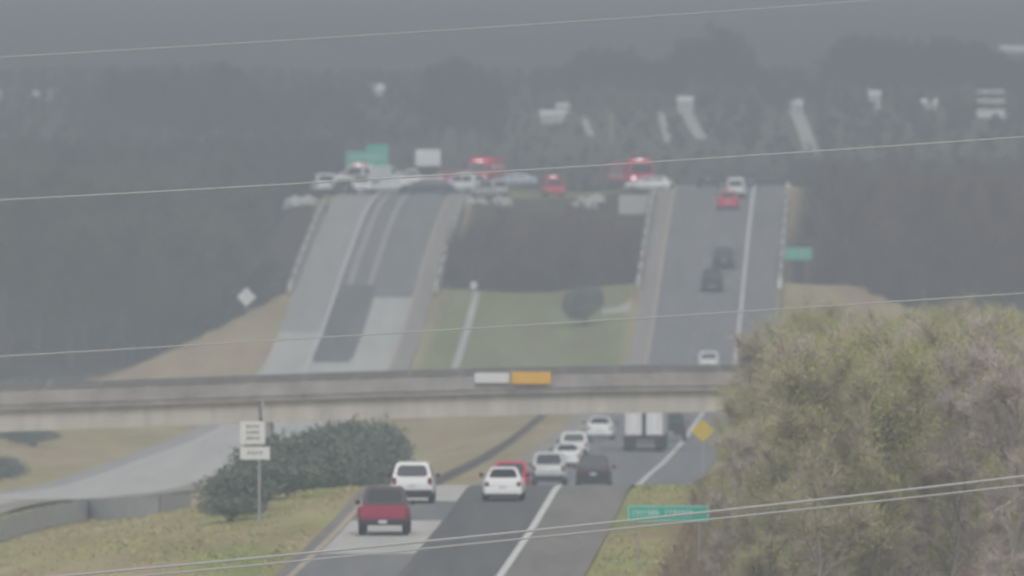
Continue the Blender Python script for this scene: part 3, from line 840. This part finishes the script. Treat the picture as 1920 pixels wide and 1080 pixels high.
# fire engine
X_, d_ = at_top(1184, 1850)
fe = empty('fire_engine', (X_, d_, road_or_ground(X_, d_)), (0, 0, math.pi + .25), label='red fire engine with lit front beacons at the hill top', cat='fire engine', group=CR)
MB().box(-1.2, 1.2, -4.0, 1.6, .75, 2.65).build('pump_body', M_red2, fe, bevel=.05)
MB().box(-1.2, 1.2, 1.66, 3.9, .6, 2.7).build('cab', M_red2, fe, bevel=.10)
MB().box(-1.05, 1.05, 3.905, 3.93, 1.6, 2.45).build('windshield', M_glass, fe)
MB().box(-1.22, 1.22, 3.9, 4.3, .5, .8).build('front_bumper', M_chrome, fe, bevel=.04)
for sx in (-1, 1):
    MB().box(sx * 1.203 - .01, sx * 1.203 + .01, 2.0, 3.0, 1.6, 2.4).build('side_window', M_glass, fe)
    MB().box(sx * 1.204 - .012, sx * 1.204 + .012, -3.98, 1.58, 1.2, 1.4).build('stripe', M_white, fe)
    for yy in (-3.4, -2.0, -.6): MB().box(sx * 1.203 - .01, sx * 1.203 + .01, yy, yy + 1.2, 1.5, 2.4).build('locker_door', M_steel, fe)
    MB().box(sx * .8 - .18, sx * .8 + .18, 3.9, 3.96, 1.0, 1.25).build('headlight', M_lampw, fe)
MB().box(-.35, .35, -3.8, 1.4, 2.72, 2.85).build('ladder', M_steel, fe)
wheels(fe, .52, .4, 1.0, (-2.6, 2.7))
lightbar(fe, 2.72, 1.8, 3.0)
MB().box(-.5, .5, -3.9, 3.8, .5, .74).build('chassis', M_dgrey, fe)

# ------------------------------------------------------------------ trees
def norm(v): return v / (np.linalg.norm(v, axis=-1, keepdims=True) + 1e-9)
def bare_tree(seed, Hh, Rr, nlimb, ntwig, tw_w, tw_len, leaf=0, leaf_s=.12, girth=.016, low=.22):
    """trunk + limbs mesh data, and a crown of fine twigs (and buds)"""
    g = np.random.default_rng(seed)
    tv, tf = [], []
    def tube(p, q, r0, r1, n=5):
        a = norm(q - p); b = norm(np.cross(a, [0.3, .9, .1])); c = np.cross(a, b)
        o = len(tv)
        for P, r in ((p, r0), (q, r1)):
            for i in range(n):
                t = 2 * math.pi * i / n
                tv.append(P + b * r * math.cos(t) + c * r * math.sin(t))
        for i in range(n): tf.append((o + i, o + (i + 1) % n, o + n + (i + 1) % n, o + n + i))
    segs = []
    r0 = Hh * girth
    pts = [np.array([0, 0, -.4])]
    lean = g.normal(0, .05, 2)
    for i in range(1, 7):
        z = Hh * .82 * i / 6
        pts.append(np.array([lean[0] * z + g.normal(0, .12), lean[1] * z + g.normal(0, .12), z]))
    for i in range(6): tube(pts[i], pts[i + 1], r0 * (1 - i / 6.6), r0 * (1 - (i + 1) / 6.6), 6)
    segs.append((pts[4], pts[6], 2.0))
    for k in range(nlimb):
        t = g.uniform(low, .95)
        i = min(5, int(t * 6)); base = pts[i] + (pts[i + 1] - pts[i]) * (t * 6 - i)
        ang = k * 2.4 + g.normal(0, .4); up = g.uniform(.55, 1.3)
        Rk = Rr * (1.0 - .45 * abs(t - .45) / .5) * g.uniform(.75, 1.1)
        dr = norm(np.array([math.cos(ang), math.sin(ang), up]))
        L = Rk * g.uniform(.9, 1.2)
        m1 = base + dr * L * .5 + g.normal(0, .1, 3); e1 = base + norm(dr + np.array([0, 0, .25])) * L
        e1[2] = min(e1[2], Hh * 1.02)
        rl = r0 * (1 - t * .8) * .5
        tube(base, m1, rl, rl * .6, 4); tube(m1, e1, rl * .6, rl * .2, 4)
        segs.append((base + (m1 - base) * .5, m1, .7)); segs.append((m1, e1, 1.2))
        for q in range(3):
            b0 = base + (e1 - base) * g.uniform(.35, .9)
            d2 = norm(dr + g.normal(0, .65, 3) + np.array([0, 0, .35])); L2 = L * g.uniform(.3, .55)
            tube(b0, b0 + d2 * L2, rl * .4, rl * .12, 3)
            segs.append((b0, b0 + d2 * L2, 1.6))
    trunk = (np.array(tv), np.array(tf))
    A = np.array([s[0] for s in segs]); B = np.array([s[1] for s in segs]); w_ = np.array([s[2] for s in segs]); w_ /= w_.sum()
    ids = g.choice(len(segs), ntwig, p=w_)
    t = g.uniform(.1, 1.0, (ntwig, 1))
    P = A[ids] + (B[ids] - A[ids]) * t
    d = norm(norm(B[ids] - A[ids]) * .6 + g.normal(0, .55, (ntwig, 3)) + np.array([0, 0, .35]))
    L = tw_len * g.uniform(.45, 1.25, (ntwig, 1))
    sd = norm(np.cross(d, g.normal(0, 1, (ntwig, 3)))) * tw_w * g.uniform(.6, 1.3, (ntwig, 1))
    tip = P + d * L + np.array([0, 0, .04])
    cv = np.stack([P - sd, P + sd, tip], 1).reshape(-1, 3)
    cf = np.arange(3 * ntwig).reshape(-1, 3)
    # side shoots off each twig
    d2 = norm(d + g.normal(0, .6, (ntwig, 3))); b = P + d * L * g.uniform(.3, .8, (ntwig, 1))
    s2 = sd * .7
    cv2 = np.stack([b - s2, b + s2, b + d2 * L * .55], 1).reshape(-1, 3)
    cf2 = np.arange(3 * ntwig).reshape(-1, 3) + len(cv)
    cv = np.concatenate([cv, cv2]); cf = np.concatenate([cf, cf2])
    mi = np.zeros(len(cf), int)
    if leaf:
        # buds open in clumps, denser on some branches
        clump = g.uniform(0, 1, len(segs)) ** 2
        pk = clump[ids] + 1e-3; pk /= pk.sum()
        k = g.choice(ntwig, leaf, p=pk)
        c = tip[k] + g.normal(0, .12, (leaf, 3))
        a1 = norm(g.normal(0, 1, (leaf, 3))); a2 = norm(np.cross(a1, g.normal(0, 1, (leaf, 3))))
        s = leaf_s * g.uniform(.5, 1.3, (leaf, 1))
        lv = np.stack([c - a1 * s - a2 * s * .45, c + a1 * s * .2 - a2 * s * .6, c + a1 * s], 1).reshape(-1, 3)
        cf = np.concatenate([cf, np.arange(3 * leaf).reshape(-1, 3) + len(cv)])
        cv = np.concatenate([cv, lv]); mi = np.concatenate([mi, np.ones(leaf, int)])
    return trunk, (cv, cf, mi)

def tree_meshes(seed, bark, twig, *a, leafm=None, **k):
    (tv, tf), (cv, cf, mi) = bare_tree(seed, *a, **k)
    t = pydata('trunk', tv, tf, [bark], smooth=True)
    c = pydata('crown', cv, cf, [twig] + ([leafm] if leafm else []), mi)
    return t, c
def plant_tree(name, mp, X, d, label, group, s=1.0, rz=0.0, z=None, cat='tree', sz=1.0):
    e = empty(name, (X, d, (H(X, d) if z is None else z) - .05), (0, 0, rz), label=label, cat=cat, group=group)
    e.scale = (s, s, s * sz)
    link('trunk', mp[0], e); link('crown', mp[1], e)
    return e

WOOD = [tree_meshes(20 + i, M_bark, M_twig if i % 3 else M_twigr, 13, 4.2, 13, 2300, .045, 1.5) for i in range(7)]
NEAR = [tree_meshes(60 + i, M_barkn, (M_twign, M_twigg)[i % 2], 8.6, 2.0, 22, 9000, .009, .5, girth=.0085, low=.10, leaf=(8000, 2500, 13000, 1200, 16000, 5000, 11000, 800)[i], leaf_s=.055, leafm=M_leaf) for i in range(8)]
q = random.Random(11)

# right foreground thicket
def near_ok(x, d): return True
spots = []
tries = 0
while len(spots) < 135 and tries < 30000:
    tries += 1
    d = q.uniform(600, 925); x = q.uniform(1395, 2010)
    X_ = PX(x, d); u = X_ - float(XR(d))
    if u < 9.8 + 2.6 * (d < 720): continue
    if any(math.hypot(X_ - a, (d - b) * .06) < .95 for a, b in spots): continue
    spots.append((X_, d))
spots += [(PX(1440, 905), 905), (PX(1425, 850), 850), (PX(1408, 800), 800), (PX(1400, 742), 742), (PX(1400, 690), 690), (PX(1380, 640), 640)]
THL = ('slender grey-brown tree with a sprinkle of olive buds in the roadside thicket', 'bare purple-grey tree with fine twigs in the roadside thicket', 'slender tree thick with olive buds in the roadside thicket')
for i, (X_, d) in enumerate(sorted(spots, key=lambda t: t[1])):
    x = 960 + X_ * F / d; k = q.choice((0, 2, 4, 6, 5)) if x < 1580 or q.random() < .5 else q.randrange(8)
    ytop = q.uniform(540, 600) if x > 1490 else (q.uniform(575, 650) if x > 1435 else q.uniform(690, 790))
    hh = PZ(ytop, d) - H(X_, d)
    s = max(.4, min(1.35, hh / 8.4))
    plant_tree('thicket_tree', NEAR[k], X_, d, THL[1 if k in (1, 3, 7) else (2 if k in (2, 4, 6) else 0)], 'trees of the roadside thicket', s, q.uniform(0, 6.28))

# dry brush at the foot of the thicket (nobody could count it)
nb = 22000
bd = rng.uniform(600, 880, nb); bu = 9.6 + np.abs(rng.normal(0, 4.5, nb)) + (rng.uniform(0, 1, nb) < .2) * rng.uniform(0, 8, nb)
bx = XR(bd) + bu; bz = HT(bx, bd) + ZC
hgt = rng.uniform(.3, 1.9, nb) * np.clip((bu - 9) / 3, .25, 1.2)
base = np.stack([bx, bd, bz - .05], -1)
off = rng.normal(0, .25, (nb, 3)); off[:, 2] = 0
sdv = norm(rng.normal(0, 1, (nb, 3)) * np.array([1, 1, 0])) * rng.uniform(.02, .06, (nb, 1))
tipv = base + off; tipv[:, 2] += hgt
bv = np.stack([base - sdv, base + sdv, tipv], 1).reshape(-1, 3)
o = link('dry_brush', pydata('dry_brush', bv, np.arange(3 * nb).reshape(-1, 3), [M_brush]))
tag(o, 'tangle of dry tan brush and weeds at the foot of the roadside thicket', 'brush', kind='stuff')

# mown and weedy grass on the near median and verge (nobody could count it)
ng = 60000
gd = rng.uniform(640, 905, ng); gu = np.where(rng.uniform(0, 1, ng) < .8, rng.uniform(-24, -4.7, ng), rng.uniform(7.0, 11, ng))
keep = vnoise(XR(gd) + gu, gd, 2.2) + rng.normal(0, .5, ng) > -.2
gd, gu = gd[keep], gu[keep]; ng = len(gd)
gx = XR(gd) + gu; gb = np.stack([gx, gd, HT(gx, gd) + ZC - .03], -1)
go = rng.normal(0, .10, (ng, 3)); go[:, 2] = rng.uniform(.03, .15, ng) * (1 + .6 * vnoise(gx * 2, gd * 2, 5.5))
gs = norm(rng.normal(0, 1, (ng, 3)) * np.array([1, 1, 0])) * rng.uniform(.03, .10, (ng, 1))
gv = np.stack([gb - gs, gb + gs, gb + go], 1).reshape(-1, 3)
gm_ = ((vnoise(gx, gd, 3.3) + rng.normal(0, .45, ng) + .9 * np.exp(-np.abs(gu + 6.5) / 2.5) + .9 * (gu > 0) > .25)).astype(int)
o = link('roadside_grass', pydata('roadside_grass', gv, np.arange(3 * ng).reshape(-1, 3), [mat('dry_grass_blades', (.46, .40, .22), .9, spec=.1), mat('green_grass_blades', (.36, .38, .15), .9, spec=.1)], gm_))
tag(o, 'patchy tan and green grass on the near median and verge', 'grass', kind='stuff')

# evergreen hedge clumps in the median, round bush, shrubs under the overpass
def shrub_mesh(seed, rx, ry, rz_, n, ls, m, lobes=7):
    g = np.random.default_rng(seed)
    lc = g.normal(0, .42, (lobes, 3)) * np.array([rx, ry, rz_ * .6]); lc[:, 2] = np.abs(lc[:, 2]) * .8 + rz_ * .75
    lr = g.uniform(.38, .62, lobes)
    k = g.integers(0, lobes, n)
    dr = norm(g.normal(0, 1, (n, 3)))
    rad = (g.uniform(.25, 1.0, n) ** .5 * lr[k] * (1 + .45 * (g.uniform(0, 1, n) ** 5)))[:, None]
    c = lc[k] + dr * rad * np.array([rx, ry, rz_ * .95])
    c[:, 2] = np.maximum(c[:, 2], .05 + .1 * g.uniform(0, 1, n))
    a1 = norm(g.normal(0, 1, (n, 3)) + dr); a2 = norm(np.cross(a1, g.normal(0, 1, (n, 3))))
    s = ls * g.uniform(.5, 1.3, (n, 1))
    v = np.stack([c - a1 * s, c + a2 * s * .5, c + a1 * s, c - a2 * s * .5], 1).reshape(-1, 3)
    fo = pydata('foliage', v, np.arange(4 * n).reshape(-1, 4), [m])
    st = MB()
    for i in range(6):
        t = g.uniform(0, 6.28); st.tube((0, 0, -.2), (math.cos(t) * rx * .4, math.sin(t) * ry * .4, rz_ * .9), .06, .02, n=5)
    return fo, st.mesh('stem', M_bark)
SH = [shrub_mesh(90 + i, 1.7, 2.1, 1.4, 5200, .11, M_evg, lobes=11) for i in range(4)]
def shrub(name, me, X, d, label, group=None, s=(1, 1, 1), rz=0, z=None):
    e = empty(name, (X, d, (H(X, d) if z is None else z)), (0, 0, rz), label=label, cat='shrub', group=group)
    e.scale = s
    link('foliage', me[0], e); link('stem', me[1], e)
HG = 'evergreen shrubs forming the median hedge'
HL = ('low dark evergreen shrub at the hedge end beside the route sign', 'tall dense evergreen shrub in the middle of the median hedge', 'tall evergreen shrub in the hedge right below the overpass girder')
for i, (x, d, s, h) in enumerate([(432, 776, .75, .5), (462, 786, .95, .72), (488, 800, 1.0, .76), (522, 815, 1.05, .88), (556, 835, 1.1, 1.1), (592, 848, 1.15, 1.3), (585, 868, 1.1, 1.4), (632, 872, 1.2, 1.6), (655, 888, 1.15, 1.65), (625, 892, 1.15, 1.75),
                                  (660, 908, 1.1, 1.8), (640, 915, 1.15, 1.85), (678, 925, 1.05, 1.9), (697, 938, .95, 1.95), (718, 948, .7, 1.7)]):
    shrub('hedge_shrub', SH[i % 4], PX(x, d), d, HL[0 if i < 2 else (1 if i < 9 else 2)], HG, (s, s, h), i * 1.3)
rb_ = shrub_mesh(120, 1.95, 1.9, 1.5, 4500, .15, M_evg, lobes=9)
shrub('round_bush', rb_, PX(1094, 1676), 1676, 'single round dark bush on the green median of the far slope', s=(.95, 1, 1.5))
shrub('verge_shrub', SH[2], PX(62, 1330), 1330, 'dark shrub showing under the overpass girder beyond the pale road', s=(1.1, 1, .62))
shrub('verge_shrub', SH[1], PX(-8, 1170), 1170, 'grey-green shrub standing under the end of the overpass', s=(1.2, .9, .8))
shrub('creek_edge_shrub', SH[0], PX(80, 1575), 1575, 'low dark evergreen shrub where the bare woods meet the tan embankment', s=(2.0, 1.4, .9))

# woods beside the far bridges: each tree by itself where one could pick it out
def scatter(n, xr, dr, ok, mind):
    out = []; tries = 0
    while len(out) < n and tries < 40000:
        tries += 1
        d = q.uniform(*dr); x = q.uniform(*xr); X_ = PX(x, d)
        if not ok(x, X_, d): continue
        if any(abs(X_ - a) < mind and abs(d - b) < mind * 4 for a, b in out): continue
        out.append((X_, d))
    return out
def dstart(X_): return 1716 - 6.0 * min(24, max(0, -19.5 - X_)) - 5.0 * min(25, max(0, X_ - 31))
def left_ok(x, X_, d): return X_ < float(XR(d)) - 36.75 - 3.2 and d > dstart(X_) + 10
def right_ok(x, X_, d): return X_ > float(XR(d)) + 7.25 + 2.2 and d > dstart(X_) + 10
def med_ok(x, X_, d):
    u = X_ - float(XR(d)); return -21.2 < u < -7.3
GW = {'l': 'trees of the woods beside the empty bridge', 'r': 'trees of the woods beside the busy bridge', 'm': 'trees in the creek bed between the bridges'}
LW = {'l': 'bare grey-brown tree in the woods flanking the empty far bridge', 'r': 'bare reddish-brown tree in the woods flanking the traffic on the far bridge', 'm': 'bare dark tree in the creek bed between the twin bridges'}
def wood_tree(X_, d, key, cap=None, s=None, thin=1.0):
    z = H(X_, d); s = s or q.uniform(.8, 1.2)
    if cap is not None: s = min(s, (cap - z) / 13.4)
    if s < .3: return
    plant_tree('woodland_tree', WOOD[q.choice((1, 2, 4, 5) if key == 'l' else (0, 3, 6))], X_, d, LW[key], GW[key], s * thin, q.uniform(0, 6.28), z, sz=1 / thin)
for X_, d in scatter(105, (-60, 640), (1570, 1900), left_ok, 1.9):
    x = 960 + X_ * F / d
    cap = PZ(q.uniform(345, 420) if x > 480 else q.uniform(235, 400), d)
    wood_tree(X_, d, 'l', cap, q.uniform(.95, 1.3))
for X_, d in scatter(80, (1490, 1985), (1650, 1900), right_ok, 1.9):
    x = 960 + X_ * F / d
    wood_tree(X_, d, 'r', PZ(q.uniform(262, 390), d), q.uniform(.8, 1.2))
for X_, d in scatter(62, (830, 1260), (1726, 1794), med_ok, 1.4):
    wood_tree(X_, d, 'm', PZ(q.uniform(378, 420), d), q.uniform(1.0, 1.4), thin=.62)

# far woods: one mass
def wood_mass(name, pts, scales, variants, label, group=None):
    vs, fs, ms = [], [], []; o = 0
    for (X_, d), s in zip(pts, scales):
        me_v, me_f, ci = variants[q.randrange(len(variants))]
        a = q.uniform(0, 6.28); ca_, sa_ = math.cos(a), math.sin(a)
        Rm = np.array([[ca_, -sa_, 0], [sa_, ca_, 0], [0, 0, 1]])
        vs.append(me_v @ Rm.T * s + np.array([X_, d, H(X_, d)])); fs.append(me_f + o); ms.append(ci); o += len(me_v)
    me = pydata(name, np.concatenate(vs), np.concatenate(fs), [M_bark, M_ftwig, M_fevg], np.concatenate(ms))
    ob = link(name, me); tag(ob, label, 'woods', kind='stuff')
def far_variant(seed, Hh, Rr, ntw, tw_w, tw_len, evg=False):
    (tv, tf), (cv, cf, mi) = bare_tree(seed, Hh, Rr, 7, ntw, tw_w, tw_len)
    tf3 = np.concatenate([tf[:, [0, 1, 2]], tf[:, [0, 2, 3]]])
    v = np.concatenate([tv, cv]); f = np.concatenate([tf3, cf + len(tv)])
    return v, f, np.concatenate([np.zeros(len(tf3), int), np.full(len(cf), 2 if evg else 1)])
FV = [far_variant(200 + i, 12, 4.4, 800, .085, 1.7, evg=(i % 3 == 0)) for i in range(6)]
FV2 = [far_variant(220 + i, 13, 6.0, 260, .24, 2.6, evg=(i % 2 == 0)) for i in range(4)]
CLX = [(1020, 1078, 2530, 2650), (1138, 1154, 2420, 2600), (1234, 1256, 2430, 2680), (1275, 1312, 2450, 2690), (1480, 1522, 2370, 2690), (1600, 1652, 2600, 2720), (1730, 1758, 2570, 2690), (1836, 1882, 2500, 2640)]
def far_ok(x, X_, d):
    u = X_ - float(XR(d))
    if d < 1950 and -40 < u < 11: return False
    
    for a, b, dl, dd in CLX:
        if a - 5 < x < b + 5 and cd(dl) < d < cd(dd): return False
    return True
pts = scatter(470, (-80, 2000), (1885, cd(2340)), far_ok, 1.5) + scatter(330, (930, 2000), (cd(2340), cd(2735)), far_ok, 1.25)
sc_ = []
for X_, d in pts:
    x = 960 + X_ * F / d
    capy = 330 if 640 < x < 1480 else (250 if x <= 640 else 285)
    if x > 930: capy = max(capy, 292)
    s = min(q.uniform(.7, 1.15), max(.15, (PZ(capy + q.uniform(0, 25), d) - H(X_, d)) / 12.5))
    if x > 930 and d > cd(2340):
        s = q.uniform(.10, .30) * (.6 if 950 < x < 1260 else 1.0)
    sc_.append(s)
wood_mass('far_woods', pts, sc_, FV, 'hazy wooded slope just behind the hill top')
prof_top = curve([(-200, 190), (0, 222), (140, 222), (250, 150), (560, 160), (660, 200), (710, 222), (760, 205), (850, 145), (960, 170), (1080, 110), (1150, 95), (1250, 110), (1320, 85), (1450, 140), (1520, 170), (1570, 90), (1690, 65), (1750, 105), (1920, 118), (2100, 110)])
pts = [p_ for p_ in scatter(820, (-120, 2040), (cd(2735), cd(3150)), lambda x, X_, d: True, 1.6)] + scatter(230, (-80, 940), (cd(2340), cd(2740)), lambda x, X_, d: x < 925, 1.7)
sc_ = []
for X_, d in pts:
    x = 960 + X_ * F / d
    s = min(1.7, max(.2, (PZ(float(prof_top(x)) + 16 * math.sin(x / 37.0) + 14 * math.sin(x / 83.0 + 1) + q.uniform(-10, 40), d) - H(X_, d)) / 10.6))
    sc_.append(s)
wood_mass('hillside_woods', pts, sc_, FV, 'tall dark woods along the hazy hillside')
pts = scatter(420, (-150, 2070), (3950, 5900), lambda x, X_, d: True, 5)
wood_mass('ridge_woods', pts, [q.uniform(1.0, 1.6) for _ in pts], FV2, 'faint wooded ridge fading into the haze')

# ------------------------------------------------------------------ hillside tracks and small white buildings
def track(pts, w_):
    pts = [(a, cd(b)) for a, b in pts]; w_ *= .8
    vs = []; fs = []
    P = []
    for (x0, d0), (x1, d1) in zip(pts[:-1], pts[1:]):
        P += [(x0 + (x1 - x0) * i / 10, d0 + (d1 - d0) * i / 10) for i in range(10)]
    P.append(pts[-1])
    for i, (x, d) in enumerate(P):
        for sx in (-.5, -.17, .17, .5):
            X_ = PX(x, d) + sx * w_
            vs.append((X_, d, H(X_, d) + .10))
    for i in range(len(P) - 1):
        for j in range(3): fs.append((4 * i + j, 4 * i + j + 1, 4 * i + 5 + j, 4 * i + 4 + j))
    o = MB().add(vs, fs).build('gravel_track', M_gravel); tag(o, kind='structure')
track([(1522, 2400), (1505, 2560), (1492, 2685)], 2.0)
track([(1316, 2480), (1298, 2580), (1287, 2680)], 1.8)
track([(1252, 2460), (1238, 2670)], 1.0)
track([(1108, 2500), (1090, 2660)], 1.0)

def house(name, x, d, w_, h, dep, label, cat='building', roofh=.7, z=None, group=None):
    f_ = cd(d) / d; w_, h, dep, roofh = w_ * f_, h * f_, dep * f_, roofh * f_; d = cd(d)
    X_ = PX(x, d); zz = H(X_, d) if z is None else PZ(z, d)
    e = empty(name, (X_, d, zz), (0, 0, 0), label=label, cat=cat, group=group)
    MB().box(-w_ / 2, w_ / 2, 0, dep, -1.0, h).build('wall', M_wall, e)
    ov_ = .06
    rf = MB().add([(-w_ / 2 - ov_, -ov_, h), (w_ / 2 + ov_, -ov_, h), (w_ / 2 + ov_, dep + ov_, h), (-w_ / 2 - ov_, dep + ov_, h), (-w_ / 2 - ov_, dep / 2, h + roofh), (w_ / 2 + ov_, dep / 2, h + roofh)],
                  [(0, 1, 5, 4), (2, 3, 4, 5), (1, 2, 5), (3, 0, 4), (3, 2, 1, 0)])
    for i in range(len(rf.v)): rf.v[i] = (rf.v[i][0], rf.v[i][1], rf.v[i][2] + .004)
    rf.build('roof', M_roof, e)
    MB().box(-.35 * min(1, w_ / 3), .35 * min(1, w_ / 3), -.03, -.004, 0, h * .6).build('door', M_silver, e)
    if w_ > 2.4:
        for sx in (-.32, .32): MB().box(sx * w_ - .4, sx * w_ + .4, -.04, -.004, h * .45, h * .7).build('window', M_silver, e)
house('farmhouse', 1036, 2590, 3.4, 1.1, 4, 'pale low house on the hillside clearing', roofh=.7)
house('shed', 1057, 2680, 2.2, .9, 3, 'small white outbuilding just behind the pale low house', roofh=.5)
house('shed', 1285, 2690, 2.3, 1.5, 2.5, 'small white shed at the top of the wider pair of gravel tracks')
house('shed', 1490, 2700, 2.2, .9, 2.5, 'low white shed at the top of the steep gravel track beside the bare woods')
house('shed', 1640, 2720, 1.7, 1.9, 2.2, 'narrow tall white shed on the hillside')
house('shed', 1743, 2690, 2.2, 1.1, 2, 'squat white shed on the hillside near the billboard')
house('long_barn', 1905, 3640, 6.0, .7, 6, 'long pale roofed barn high on the hazy hillside', roofh=.7)
house('cottage', 1778, 3650, 2.2, .4, 4, 'tiny pale cottage high on the hazy hillside', roofh=.5)
house('cottage', 1830, 3660, 1.6, .35, 4, 'tiny pale hut between the cottage and the long barn', roofh=.4)
house('long_barn', 40, 2880, 13.0, .7, 8, 'wide pale roofed building low on the opposite hazy hillside', roofh=.9)
house('cottage', 710, 2920, 4.6, .8, 6, 'faint pale house half hidden in the hillside woods', roofh=1.0)
# billboard with two rails over it, pale pole, dead trunk
dB = cd(2610)
xb = PX(1858, dB); zb = H(xb, dB)
e = empty('billboard', (xb, dB, zb), label='small pale billboard with two bars above it on the hillside', cat='billboard')
for sx in (-.7, .7): MB().box(sx - .06, sx + .06, .06, .16, -.5, PZ(170, dB) - zb).build('post', M_steel, e)
for y0, y1 in ((205, 221), (186, 192), (169, 174)): MB().box(-1.6, 1.6, -.03, .05, PZ(y1, dB) - zb, PZ(y0, dB) - zb).build('board' if y0 > 200 else 'bar', M_wpan, e)
for x, y, d, w_, lab in ((1145, 211, 2470, .24, 'pale leaning utility pole on the hillside clearing'), (1603, 222, 2690, .2, 'short pale pole beside the narrow tall shed')):
    d = cd(d); X_ = PX(x, d); zz = H(X_, d)
    e = empty('utility_pole', (X_, d, zz), (0, R(2.5), 0), label=lab, cat='pole')
    MB().tube((0, 0, -.5), (0, 0, PZ(y, d) - zz), w_, w_ * .8, n=8).build('pole', M_barkn, e)
    MB().box(-.6, .6, -.06, .06, PZ(y, d) - zz - .6, PZ(y, d) - zz - .45).build('crossarm', M_barkn, e)

# ------------------------------------------------------------------ overhead wires in front
DW = 300.0
def wire(pts, r, label, dist=DW):
    """pts: photo (x, y) of the sagging wire, continued past both edges of the view"""
    pts = sorted(pts)
    c = np.polyfit([p_[0] for p_ in pts], [p_[1] for p_ in pts], 2)
    xs_ = np.linspace(-3500, 5400, 60)
    mb = MB(); n = 6; vs = []
    for x in xs_:
        y = np.polyval(c, x)
        X_, Z_ = PX(x, dist), PZ(y, dist)
        for i in range(n):
            t = 2 * math.pi * i / n; vs.append((X_, dist + r * math.cos(t), Z_ + r * math.sin(t)))
    fs = [(k * n + i, k * n + (i + 1) % n, (k + 1) * n + (i + 1) % n, (k + 1) * n + i) for k in range(len(xs_) - 1) for i in range(n)]
    o = mb.add(vs, fs).build('power_line', M_wire, smooth=True)
    tag(o, label, 'wire', 'overhead wires')
wire([(0, 107), (500, 78), (960, 48), (1400, 18)], .010, 'thin highest overhead wire crossing the hazy ridge', 310)
wire([(0, 375), (590, 343), (1000, 318), (1500, 285), (1920, 257)], .0135, 'pale overhead wire crossing just above the crash scene', 304)
wire([(0, 668), (500, 640), (1000, 608), (1500, 577), (1920, 550)], .012, 'pale overhead wire crossing the green far median', 300)
wire([(100, 1078), (590, 1043), (950, 1004), (1200, 968), (1500, 936), (1920, 897)], .022, 'upper of two close pale wires crossing the thicket and the road', 296)
wire([(100, 1092), (590, 1056), (950, 1016), (1200, 983), (1500, 952), (1920, 913)], .017, 'lower of two close pale wires crossing the thicket and the road', 296)

# ------------------------------------------------------------------ haze: a closed box of thin air round the whole scene
hz = MB().box(-2200, 2200, -900, 10200, -6.0, 100.0).build('haze', [])
hm = bpy.data.materials.new('haze_air')
hm.use_nodes = True
t = hm.node_tree
for n_ in list(t.nodes):
    if n_.type == 'BSDF_PRINCIPLED': t.nodes.remove(n_)
pv = t.nodes.new('ShaderNodeVolumePrincipled')
pv.inputs['Color'].default_value = (.56, .645, .76, 1)
pv.inputs['Density'].default_value = 0.00050
pv.inputs['Anisotropy'].default_value = 0.0
t.links.new(pv.outputs[0], t.nodes['Material Output'].inputs['Volume'])
hz.data.materials.append(hm)
tag(hz, kind='stuff', label='even pale grey haze filling the whole valley', cat='haze')
